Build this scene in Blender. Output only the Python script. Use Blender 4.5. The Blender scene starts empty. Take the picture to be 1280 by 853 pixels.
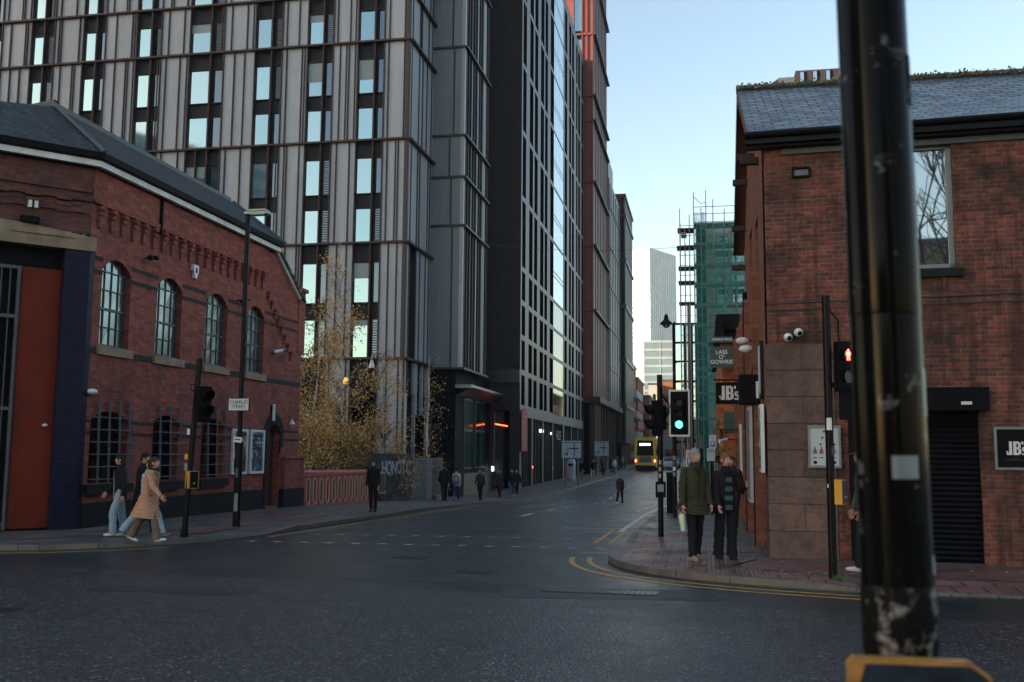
import bpy, bmesh, math, random
from mathutils import Vector, Matrix, geometry
random.seed(7)
R = math.radians
S = bpy.context.scene
COL = S.collection

# ---------------------------------------------------------------- camera, sky, sun, exposure
cd = bpy.data.cameras.new('camera'); cam = bpy.data.objects.new('camera', cd); COL.objects.link(cam)
YAW, PITCH, ROLL = R(10.95), R(6.42), 0.008
fw = Vector((-math.sin(YAW)*math.cos(PITCH), math.cos(YAW)*math.cos(PITCH), math.sin(PITCH)))
rt = Vector((math.cos(YAW), math.sin(YAW), 0)); up = rt.cross(fw)
rt2 = rt*math.cos(ROLL)+up*math.sin(ROLL); up2 = up*math.cos(ROLL)-rt*math.sin(ROLL)
m = Matrix.Identity(4)
for i in range(3): m[i][0] = rt2[i]; m[i][1] = up2[i]; m[i][2] = -fw[i]
m[2][3] = 1.8
cam.matrix_world = m
cd.sensor_width = 36; cd.lens = 36*1240/1280; cd.clip_start = .1; cd.clip_end = 6000
cd.dof.use_dof = True; cd.dof.focus_distance = 17; cd.dof.aperture_fstop = 4.5
S.camera = cam
SUN_EL, SUN_ROT = R(12), R(235)
W = bpy.data.worlds.new('World'); S.world = W; W.use_nodes = True
nt = W.node_tree; bg = nt.nodes['Background']
sky = nt.nodes.new('ShaderNodeTexSky'); sky.sky_type = 'NISHITA'; sky.sun_disc = False
sky.sun_elevation = SUN_EL; sky.sun_rotation = SUN_ROT
sky.air_density = 1.0; sky.dust_density = 1.1; sky.ozone_density = .35; sky.altitude = 0
nt.links.new(sky.outputs[0], bg.inputs[0]); bg.inputs[1].default_value = .15
sd = bpy.data.lights.new('sun', 'SUN'); sun = bpy.data.objects.new('sun', sd); COL.objects.link(sun)
sd.energy = 3.5; sd.angle = R(.5); sd.color = (1, .80, .58)
sv = Vector((math.sin(SUN_ROT)*math.cos(SUN_EL), math.cos(SUN_ROT)*math.cos(SUN_EL), math.sin(SUN_EL)))
sun.rotation_euler = sv.to_track_quat('Z', 'Y').to_euler()
S.view_settings.view_transform = 'Standard'; S.view_settings.look = 'None'
S.view_settings.exposure = 1.27; S.view_settings.gamma = 1
S.render.engine = 'CYCLES'
S.cycles.max_bounces = 6; S.cycles.glossy_bounces = 3; S.cycles.diffuse_bounces = 3; S.cycles.volume_bounces = 0
S.cycles.transparent_max_bounces = 12; S.cycles.caustics_reflective = False; S.cycles.caustics_refractive = False
S.cycles.use_denoising = True; S.cycles.sample_clamp_indirect = 4

# ---------------------------------------------------------------- materials
def nmat(name):
    mt = bpy.data.materials.new(name); mt.use_nodes = True
    n = mt.node_tree; return mt, n, n.nodes['Principled BSDF']
def N(n, t, **kw):
    x = n.nodes.new(t)
    for k, v in kw.items(): setattr(x, k, v)
    return x
def uvn(n, scale=(1, 1, 1), rot=0):
    tc = N(n, 'ShaderNodeTexCoord'); mp = N(n, 'ShaderNodeMapping')
    mp.inputs['Scale'].default_value = scale; mp.inputs['Rotation'].default_value = (0, 0, rot)
    n.links.new(tc.outputs['UV'], mp.inputs[0]); return mp.outputs[0]
def noise(n, vec, scale, detail=4, rough=.6):
    x = N(n, 'ShaderNodeTexNoise'); x.inputs['Scale'].default_value = scale
    x.inputs['Detail'].default_value = detail; x.inputs['Roughness'].default_value = rough
    n.links.new(vec, x.inputs['Vector']); return x.outputs['Fac']
def ramp(n, fac, stops):
    r = N(n, 'ShaderNodeValToRGB'); e = r.color_ramp.elements
    while len(e) < len(stops): e.new(.5)
    for i, (p, c) in enumerate(stops):
        e[i].position = p; e[i].color = (c, c, c, 1) if isinstance(c, (int, float)) else (*c, 1)
    n.links.new(fac, r.inputs[0]); return r.outputs[0]
def mix(n, fac, a, b, mode='MIX'):
    x = N(n, 'ShaderNodeMix', data_type='RGBA', blend_type=mode)
    for k, s, v in ((0, x.inputs[0], fac), (1, x.inputs[6], a), (1, x.inputs[7], b)):
        if isinstance(v, (int, float)): s.default_value = v if k == 0 else (v, v, v, 1)
        elif isinstance(v, tuple): s.default_value = (*v, 1)
        else: n.links.new(v, s)
    return x.outputs[2]
def bump(n, b, h, strength=.3, dist=.01):
    x = N(n, 'ShaderNodeBump'); x.inputs['Strength'].default_value = strength; x.inputs['Distance'].default_value = dist
    n.links.new(h, x.inputs['Height']); n.links.new(x.outputs[0], b.inputs['Normal'])
def plain(name, c, rough=.6, metal=0., var=.15, vs=3., spec=.5, bs=0., coat=0.):
    mt, n, b = nmat(name); u = uvn(n)
    f = noise(n, u, vs)
    lo = tuple(v*(1-var) for v in c); hi = tuple(min(1, v*(1+var)) for v in c)
    n.links.new(mix(n, ramp(n, f, [(.3, 0.), (.7, 1.)]), lo, hi), b.inputs['Base Color'])
    b.inputs['Roughness'].default_value = rough; b.inputs['Metallic'].default_value = metal
    b.inputs['Specular IOR Level'].default_value = spec; b.inputs['Coat Weight'].default_value = coat
    if bs: bump(n, b, noise(n, u, vs*12), bs)
    return mt
def brick(name, c1, c2, mortar, w=.225, h=.075, ms=.010, dirt=.6, rough=.85, spec=.3, soot=(.025, .02, .018), sscale=.5, lo=.55, bst=.5):
    mt, n, b = nmat(name); u = uvn(n)
    br = N(n, 'ShaderNodeTexBrick'); br.offset = .5
    br.inputs['Scale'].default_value = 1; br.inputs['Brick Width'].default_value = w; br.inputs['Row Height'].default_value = h
    br.inputs['Mortar Size'].default_value = ms; br.inputs['Mortar Smooth'].default_value = .3; br.inputs['Bias'].default_value = -.1
    br.inputs['Color1'].default_value = (*c1, 1); br.inputs['Color2'].default_value = (*c2, 1); br.inputs['Mortar'].default_value = (*mortar, 1)
    n.links.new(u, br.inputs['Vector'])
    big = noise(n, u, sscale, 8, .7); fine = noise(n, u, 9, 5)
    # per-brick tone: noise sampled coarsely stretched along the courses
    u2 = uvn(n, (4.4, 13.3, 1)); pb = N(n, 'ShaderNodeTexWhiteNoise'); sn = N(n, 'ShaderNodeVectorMath', operation='FLOOR')
    n.links.new(u2, sn.inputs[0]); n.links.new(sn.outputs[0], pb.inputs['Vector'])
    col = mix(n, ramp(n, pb.outputs['Value'], [(.0, .0), (1., 1.)]), (.75, .75, .75), (1.25, 1.2, 1.15))
    c = mix(n, 1., br.outputs['Color'], col, 'MULTIPLY')
    c = mix(n, ramp(n, fine, [(.3, .0), (.8, .5)]), c, soot)
    c = mix(n, ramp(n, big, [(lo, 0.), (lo+.18, dirt)]), c, soot)
    run = noise(n, uvn(n, (2.6, .28, 1)), 1.3, 6, .7); c = mix(n, ramp(n, run, [(lo+.02, 0.), (lo+.16, dirt*.7)]), c, soot)
    n.links.new(c, b.inputs['Base Color']); b.inputs['Roughness'].default_value = rough; b.inputs['Specular IOR Level'].default_value = spec
    x = N(n, 'ShaderNodeMath', operation='MULTIPLY_ADD'); x.inputs[1].default_value = -1.
    n.links.new(br.outputs['Fac'], x.inputs[0]); n.links.new(fine, x.inputs[2])
    bump(n, b, x.outputs[0], bst, .012)
    return mt
def glass(name, tint, metal=.9, rough=.04, wav=.03):
    mt, n, b = nmat(name); b.inputs['Base Color'].default_value = (*tint, 1)
    b.inputs['Metallic'].default_value = metal; b.inputs['Roughness'].default_value = rough
    bump(n, b, noise(n, uvn(n), .8, 1), wav, .05)
    return mt
def emit(name, c, s):
    mt, n, b = nmat(name); b.inputs['Base Color'].default_value = (*[v*.3 for v in c], 1)
    b.inputs['Emission Color'].default_value = (*c, 1); b.inputs['Emission Strength'].default_value = s; return mt

M = {}
M['brickL'] = brick('red_brick', (.40, .084, .054), (.26, .060, .044), (.13, .09, .078), dirt=.7, lo=.52)
M['brickC'] = brick('shaded_red_brick', (.19, .058, .046), (.12, .044, .038), (.085, .062, .055), dirt=.5, lo=.5, sscale=.9)  # shade on the canted corner front put into a darker brick colour
M['brickR'] = brick('weathered_brick', (.27, .074, .050), (.105, .038, .030), (.19, .15, .125), w=.215, h=.075, ms=.009, dirt=.95, lo=.46, sscale=.75, soot=(.018, .014, .012), bst=.9)
M['brickS'] = brick('street_side_brick', (.27, .09, .05), (.20, .066, .042), (.17, .12, .09), dirt=.5, lo=.55, sscale=1.5)
M['brickO'] = brick('orange_brick', (.42, .13, .05), (.34, .10, .045), (.25, .17, .11), dirt=.3, lo=.6)
M['brickF'] = brick('far_brick', (.30, .10, .06), (.25, .08, .05), (.2, .13, .1), w=.5, h=.2, dirt=.2, lo=.6)
M['navy'] = brick('navy_glazed_brick', (.006, .009, .050), (.003, .005, .024), (.010, .012, .022), dirt=.2, rough=.4, spec=.12, bst=.6)
M['band'] = brick('blue_black_brick', (.028, .030, .040), (.020, .022, .030), (.03, .03, .03), dirt=.2)
M['plinth'] = plain('black_painted_plinth', (.008, .010, .013), .7, bs=.2, spec=.2)
M['darkbrick'] = brick('charcoal_brick', (.040, .036, .042), (.030, .028, .034), (.022, .022, .025), dirt=.15, bst=.2)
M['greyframe'] = plain('grey_facade_frame', (.105, .113, .132), .5, var=.12)
M['plinthgrey'] = plain('dark_shopfront_frame', (.030, .033, .038), .4)
def panelmat(name, a, bcol, rough=.42, metal=.35):
    mt, n, b = nmat(name); u = uvn(n)
    u2 = uvn(n, (.7, .17, 1)); pb = N(n, 'ShaderNodeTexWhiteNoise'); fl = N(n, 'ShaderNodeVectorMath', operation='FLOOR')
    n.links.new(u2, fl.inputs[0]); n.links.new(fl.outputs[0], pb.inputs['Vector'])
    st = noise(n, uvn(n, (6, .35, 1)), 1.2, 4)
    c = mix(n, pb.outputs['Value'], a, bcol)
    c = mix(n, ramp(n, st, [(.35, 0.), (.75, .35)]), c, tuple(v*.55 for v in a))
    n.links.new(c, b.inputs['Base Color']); b.inputs['Roughness'].default_value = rough; b.inputs['Metallic'].default_value = metal
    bump(n, b, noise(n, u, .9, 2), .25, .03)
    return mt
M['clad'] = panelmat('light_metal_cladding', (.275, .295, .33), (.35, .37, .405), .5, .12)
M['clad2'] = panelmat('grey_metal_cladding', (.15, .17, .19), (.19, .205, .225), .5, .15)
M['rust'] = plain('bronze_fin', (.050, .026, .024), .6, metal=.0, spec=.3)
M['fin_dark'] = plain('dark_fin', (.022, .014, .014), .5)
M['spandrel'] = plain('dark_spandrel', (.011, .012, .016), .6, spec=.2)
M['redclad'] = plain('oxblood_cladding', (.22, .055, .045), .5, vs=.5)
M['redfin'] = plain('rust_fin_light', (.20, .13, .13), .5)
M['timber'] = plain('dark_bronze_cladding', (.045, .028, .020), .55)
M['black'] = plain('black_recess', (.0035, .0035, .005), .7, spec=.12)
M['glassb'] = glass('sky_glass', (.25, .36, .39), wav=.012)
M['glassb2'] = glass('sky_glass_dim', (.19, .29, .33), wav=.02); M['glassb3'] = glass('sky_glass_cool', (.22, .34, .38), wav=.035)
M['blind'] = plain('roller_blind', (.20, .25, .27), .5, var=.05)
M['glassd'] = glass('dim_glass', (.09, .12, .145))
M['glassk'] = glass('dark_glass', (.035, .038, .045), rough=.08)
M['glasst'] = glass('teal_glass', (.05, .30, .30), rough=.12)
M['glassp'] = glass('pale_blue_glass', (.50, .62, .68), wav=.01)
M['oldglass'] = glass('old_wired_glass', (.20, .25, .27), rough=.22, wav=.3)
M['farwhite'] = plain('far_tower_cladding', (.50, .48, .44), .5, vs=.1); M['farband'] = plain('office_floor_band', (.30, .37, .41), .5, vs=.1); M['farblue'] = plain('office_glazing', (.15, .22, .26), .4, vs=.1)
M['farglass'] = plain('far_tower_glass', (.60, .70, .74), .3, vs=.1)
M['concrete'] = plain('pale_concrete', (.42, .41, .38), .8)
M['stone'] = plain('sandstone_lintel', (.24, .17, .11), .8, var=.3, bs=.3)
M['iron'] = plain('grey_iron', (.06, .065, .072), .5, metal=.2)
M['blackpaint'] = plain('black_gloss_paint', (.004, .004, .005), .4, var=.4, spec=.15)
M['polepaint'] = None
M['white'] = plain('white_paint', (.62, .62, .62), .5)
M['gutter'] = plain('weathered_white_gutter', (.62, .62, .60), .6, var=.35, vs=1.5)
M['slateL'] = plain('dark_old_slate', (.018, .026, .036), .5, var=.35, vs=3, bs=.6, spec=.3)
M['lead'] = plain('lead_flashing', (.055, .062, .07), .5, var=.3)
M['orange'] = plain('orange_red_door', (.16, .018, .006), .6, var=.25, vs=1.4, spec=.2)
M['wood'] = plain('dark_timber', (.020, .014, .011), .75, var=.3)
M['soffit'] = plain('brown_soffit', (.12, .055, .04), .8, var=.2)
M['kerb'] = None
M['pink'] = plain('red_painted_iron', (.42, .08, .075), .5, var=.2)
M['cream'] = plain('cream_painted_iron', (.52, .36, .22), .6, var=.2)
M['parapanel'] = plain('brown_iron_panel', (.10, .055, .045), .7, var=.25)
M['fence'] = plain('grey_fence_paint', (.11, .13, .145), .6)
M['graf'] = plain('sprayed_dark_wall', (.030, .028, .030), .8, var=.6, vs=1.2)
M['spray'] = plain('white_spray', (.33, .36, .40), .8)
M['yellow'] = plain('yellow_plastic', (.62, .28, .02), .45)
M['busyellow'] = plain('bus_yellow', (.62, .43, .035), .35, coat=.3)
M['tyre'] = plain('rubber', (.012, .012, .012), .9)
M['green'] = plain('sign_green', (.012, .055, .042), .5)
M['net'] = None
M['steel'] = plain('galvanised_steel', (.20, .22, .23), .45, metal=.6)
M['plank'] = plain('scaffold_plank', (.20, .15, .12), .8)
M['signpale'] = plain('pale_blue_sign', (.38, .47, .55), .4)
M['blue'] = plain('sign_blue', (.02, .12, .42), .4)
M['red'] = plain('banner_red', (.42, .02, .05), .6)
M['greenlamp'] = emit('green_lamp', (.05, 1, .62), 4)
M['redlamp'] = emit('red_lamp', (1, .05, .03), 9)
M['taillamp'] = emit('tail_lamp', (1, .12, .05), 5)
M['neon'] = emit('orange_neon', (1, .10, .02), 2.5)
M['ledwhite'] = emit('white_led', (1, 1, 1), 2.)
M['warmlamp'] = emit('warm_lamp', (1, .42, .08), .7)
M['skin'] = plain('skin', (.46, .25, .19), .55, var=.08)
M['eye'] = plain('eye_dark', (.02, .015, .012), .3)
M['bark'] = plain('silver_birch_bark', (.42, .38, .34), .8, var=.4, vs=5)
M['darkbark'] = plain('dark_bark', (.035, .028, .024), .9)
M['twig'] = plain('brown_twig_bark', (.10, .07, .05), .9)
M['denim'] = plain('pale_denim', (.24, .31, .38), .8)
def leafmat(name, a, bcol):
    mt, n, b = nmat(name)
    g = N(n, 'ShaderNodeNewGeometry'); r = ramp(n, g.outputs['Random Per Island'], [(0., 0.), (1., 1.)])
    n.links.new(mix(n, r, a, bcol), b.inputs['Base Color']); b.inputs['Roughness'].default_value = .6
    return mt
M['leafY'] = leafmat('yellow_birch_leaf', (.28, .15, .045), (.66, .42, .15))
M['leafG'] = leafmat('dark_shrub_leaf', (.035, .05, .02), (.14, .13, .045))
M['moss'] = leafmat('moss', (.09, .075, .02), (.26, .20, .06))
M['weed'] = leafmat('green_weed', (.02, .08, .02), (.04, .16, .03))

def asphalt():
    mt, n, b = nmat('asphalt'); u = uvn(n)
    sep = N(n, 'ShaderNodeSeparateXYZ'); n.links.new(u, sep.inputs[0])
    # old chippings near the camera, newer smooth surfacing beyond the seam
    w = noise(n, u, .9, 3); ad = N(n, 'ShaderNodeMath', operation='MULTIPLY_ADD'); ad.inputs[1].default_value = .5
    n.links.new(w, ad.inputs[0]); n.links.new(sep.outputs[1], ad.inputs[2])
    ad2 = N(n, 'ShaderNodeMath', operation='MULTIPLY_ADD'); ad2.inputs[1].default_value = .16
    n.links.new(sep.outputs[0], ad2.inputs[0]); n.links.new(ad.outputs[0], ad2.inputs[2])
    mr = N(n, 'ShaderNodeMapRange'); mr.inputs[1].default_value = 12.55; mr.inputs[2].default_value = 12.75
    n.links.new(ad2.outputs[0], mr.inputs[0]); seam = mr.outputs[0]
    vo = N(n, 'ShaderNodeTexVoronoi'); vo.inputs['Scale'].default_value = 46; n.links.new(u, vo.inputs['Vector'])
    chip = ramp(n, vo.outputs['Color'], [(.0, (.006, .008, .009)), (.45, (.013, .016, .018)), (.68, (.036, .040, .042)), (.82, (.070, .072, .071)), (.92, (.26, .26, .245))])
    f1 = noise(n, u, 70, 3); big = noise(n, u, .55, 6, .65)
    smooth = mix(n, f1, (.010, .017, .019), (.020, .029, .031))
    c = mix(n, seam, chip, smooth)
    c = mix(n, ramp(n, big, [(.35, 0.), (.7, .5)]), c, (.010, .013, .015))
    # tar cracks
    wv = N(n, 'ShaderNodeTexVoronoi'); wv.feature = 'DISTANCE_TO_EDGE'; wv.inputs['Scale'].default_value = .16
    dst = N(n, 'ShaderNodeVectorMath', operation='ADD'); nn = N(n, 'ShaderNodeTexNoise'); nn.inputs['Scale'].default_value = 1.3
    n.links.new(u, nn.inputs['Vector']); n.links.new(u, dst.inputs[0]); n.links.new(nn.outputs['Color'], dst.inputs[1]); n.links.new(dst.outputs[0], wv.inputs['Vector'])
    crk = ramp(n, wv.outputs['Distance'], [(.0, 1.), (.006, 0.)])
    c = mix(n, crk, c, (.010, .011, .012))
    n.links.new(c, b.inputs['Base Color'])
    rg = ramp(n, big, [(.3, .33), (.7, .50)]); n.links.new(rg, b.inputs['Roughness'])
    hh = mix(n, seam, vo.outputs['Distance'], mix(n, .8, f1, .5)); bump(n, b, hh, .6, .010)
    b.inputs['Specular IOR Level'].default_value = .8
    return mt
M['asphalt'] = asphalt()
def slabs(name, c1, c2, mortar, w, h, ms, r0, r1, dirtc=(.02, .02, .022), bst=.3, blister=False):
    mt, n, b = nmat(name); u = uvn(n)
    br = N(n, 'ShaderNodeTexBrick'); br.inputs['Scale'].default_value = 1; br.inputs['Brick Width'].default_value = w
    br.inputs['Row Height'].default_value = h; br.inputs['Mortar Size'].default_value = ms
    for k, v in (('Color1', c1), ('Color2', c2), ('Mortar', mortar)): br.inputs[k].default_value = (*v, 1)
    n.links.new(u, br.inputs['Vector'])
    big = noise(n, u, 1.1, 6, .65); fine = noise(n, u, 30, 3)
    c = mix(n, ramp(n, big, [(.4, 0.), (.68, .75)]), br.outputs['Color'], dirtc)
    c = mix(n, ramp(n, fine, [(.3, 0.), (.8, .25)]), c, (.25, .24, .23))
    n.links.new(c, b.inputs['Base Color'])
    n.links.new(ramp(n, big, [(.35, r1), (.6, r0)]), b.inputs['Roughness'])
    x = N(n, 'ShaderNodeMath', operation='MULTIPLY_ADD'); x.inputs[1].default_value = -2.
    n.links.new(br.outputs['Fac'], x.inputs[0]); n.links.new(fine, x.inputs[2])
    h_ = x.outputs[0]
    if blister:
        v = N(n, 'ShaderNodeTexVoronoi'); v.inputs['Scale'].default_value = 15; v.inputs['Randomness'].default_value = 0; n.links.new(u, v.inputs['Vector'])
        y = N(n, 'ShaderNodeMath', operation='MULTIPLY_ADD'); y.inputs[1].default_value = -4.
        n.links.new(v.outputs['Distance'], y.inputs[0]); n.links.new(h_, y.inputs[2]); h_ = y.outputs[0]
    bump(n, b, h_, bst, .01)
    return mt
M['paving'] = slabs('wet_grey_paving', (.115, .108, .10), (.085, .08, .077), (.025, .025, .025), .6, .9, .012, .36, .7)
M['redpav'] = slabs('red_block_paving', (.26, .085, .070), (.19, .065, .055), (.03, .02, .018), .21, .105, .010, .36, .7)
M['tactile'] = slabs('red_tactile_paving', (.29, .11, .09), (.20, .078, .066), (.03, .022, .02), .4, .4, .02, .30, .6, blister=True, bst=.6)
M['kerb'] = slabs('granite_kerb', (.15, .125, .10), (.11, .095, .08), (.01, .01, .01), .95, 5, .015, .4, .7)
def paint(name, c):
    mt, n, b = nmat(name); u = uvn(n); f = noise(n, u, 7, 5, .7)
    n.links.new(mix(n, ramp(n, f, [(.45, 0.), (.72, .85)]), c, (.05, .055, .055)), b.inputs['Base Color'])
    b.inputs['Roughness'].default_value = .55; return mt
M['linewhite'] = paint('worn_white_line', (.62, .60, .55)); M['lineyellow'] = paint('worn_yellow_line', (.52, .27, .05))
M['faded'] = paint('faded_white_line', (.22, .24, .25))
def slate(k=1.):
    mt, n, b = nmat('slates' if k == 1 else 'dark_slates'); u = uvn(n)
    br = N(n, 'ShaderNodeTexBrick'); br.inputs['Scale'].default_value = 1; br.inputs['Brick Width'].default_value = .32
    br.inputs['Row Height'].default_value = .17; br.inputs['Mortar Size'].default_value = .020; br.inputs['Mortar Smooth'].default_value = .6; br.inputs['Bias'].default_value = 0
    br.inputs['Color1'].default_value = (.19*k, .24*k, .28*k, 1); br.inputs['Color2'].default_value = (.055*k, .075*k, .095*k, 1); br.inputs['Mortar'].default_value = (.008, .01, .012, 1)
    dn = N(n, 'ShaderNodeTexNoise'); dn.inputs['Scale'].default_value = 6; n.links.new(u, dn.inputs['Vector'])
    sc_ = N(n, 'ShaderNodeVectorMath', operation='MULTIPLY_ADD'); sc_.inputs[1].default_value = (.05, .05, 0)
    n.links.new(dn.outputs['Color'], sc_.inputs[0]); n.links.new(u, sc_.inputs[2]); n.links.new(sc_.outputs[0], br.inputs['Vector'])
    c = mix(n, ramp(n, noise(n, u, 5, 5, .75), [(.5, 0.), (.75, .5)]), br.outputs['Color'], (.03, .035, .03))
    n.links.new(c, b.inputs['Base Color']); b.inputs['Roughness'].default_value = .42 if k == 1 else .6
    x = N(n, 'ShaderNodeMath', operation='MULTIPLY_ADD'); x.inputs[1].default_value = -2.
    n.links.new(br.outputs['Fac'], x.inputs[0]); n.links.new(noise(n, u, 3), x.inputs[2]); bump(n, b, x.outputs[0], 1., .05)
    return mt
M['slate'] = slate(); M['slateD'] = slate(.16)
def quoin():
    mt, n, b = nmat('red_sandstone'); u = uvn(n)
    f = noise(n, u, 2.2, 8, .7); f2 = noise(n, u, 5, 8, .75)
    c = mix(n, ramp(n, f, [(.3, 0.), (.7, 1.)]), (.205, .122, .095), (.085, .060, .052))
    c = mix(n, ramp(n, f2, [(.5, 0.), (.72, .85)]), c, (.03, .024, .02)); gi = N(n, 'ShaderNodeNewGeometry'); c = mix(n, 1., c, ramp(n, gi.outputs['Random Per Island'], [(0., .62), (1., 1.2)]), 'MULTIPLY')
    n.links.new(c, b.inputs['Base Color']); b.inputs['Roughness'].default_value = .9; bump(n, b, mix(n, .5, f2, f), 1., .07); return mt
M['quoin'] = quoin()
def polemat():
    mt, n, b = nmat('chipped_black_paint'); u = N(n, 'ShaderNodeTexCoord').outputs['Object']
    f = noise(n, u, 13, 6, .75)
    n.links.new(mix(n, ramp(n, f, [(.60, 0.), (.64, .9)]), (.004, .004, .004), (.10, .10, .11)), b.inputs['Base Color'])
    b.inputs['Roughness'].default_value = .12; b.inputs['Specular IOR Level'].default_value = .07; return mt
M['polepaint'] = polemat()
def bandmat():
    mt, n, b = nmat('torn_sticker_residue'); u = N(n, 'ShaderNodeTexCoord').outputs['Object']; f = noise(n, u, 26, 5, .7); g = noise(n, u, 9, 3)
    c = mix(n, ramp(n, f, [(.52, 0.), (.62, 1.)]), (.006, .006, .006), (.24, .23, .22))
    c = mix(n, ramp(n, g, [(.46, 0.), (.54, 1.)]), c, (.006, .006, .006))
    n.links.new(c, b.inputs['Base Color']); b.inputs['Roughness'].default_value = .75; b.inputs['Specular IOR Level'].default_value = .08; bump(n, b, f, .5, .003); return mt
M['residue'] = bandmat()
def netmat():
    mt, n, b = nmat('green_debris_netting'); u = uvn(n)
    n.links.new(mix(n, noise(n, u, .7, 5), (.01, .13, .12), (.05, .30, .26)), b.inputs['Base Color'])
    b.inputs['Roughness'].default_value = .8
    ck = N(n, 'ShaderNodeTexChecker'); ck.inputs['Scale'].default_value = 14; n.links.new(u, ck.inputs['Vector'])
    n.links.new(ramp(n, noise(n, u, .5, 4), [(.35, .15), (.62, .66)]), b.inputs['Alpha']); return mt
M['net'] = netmat()
def cloth(name, c, var=.12): return plain(name, c, .9, var=var, vs=6, bs=.25, spec=.2)
def postmat(name, a, bcol):
    mt, n, b = nmat(name); u = uvn(n); v = N(n, 'ShaderNodeTexVoronoi'); v.inputs['Scale'].default_value = 6; v.distance = 'CHEBYCHEV'
    n.links.new(u, v.inputs['Vector']); n.links.new(ramp(n, v.outputs['Color'], [(.35, a), (.5, bcol), (.8, (.45, .45, .45))]), b.inputs['Base Color'])
    b.inputs['Roughness'].default_value = .15; return mt
M['poster1'] = postmat('dark_poster_print', (.015, .012, .012), (.09, .05, .03))
M['poster2'] = postmat('blue_grey_poster_print', (.04, .06, .09), (.14, .18, .24))

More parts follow.
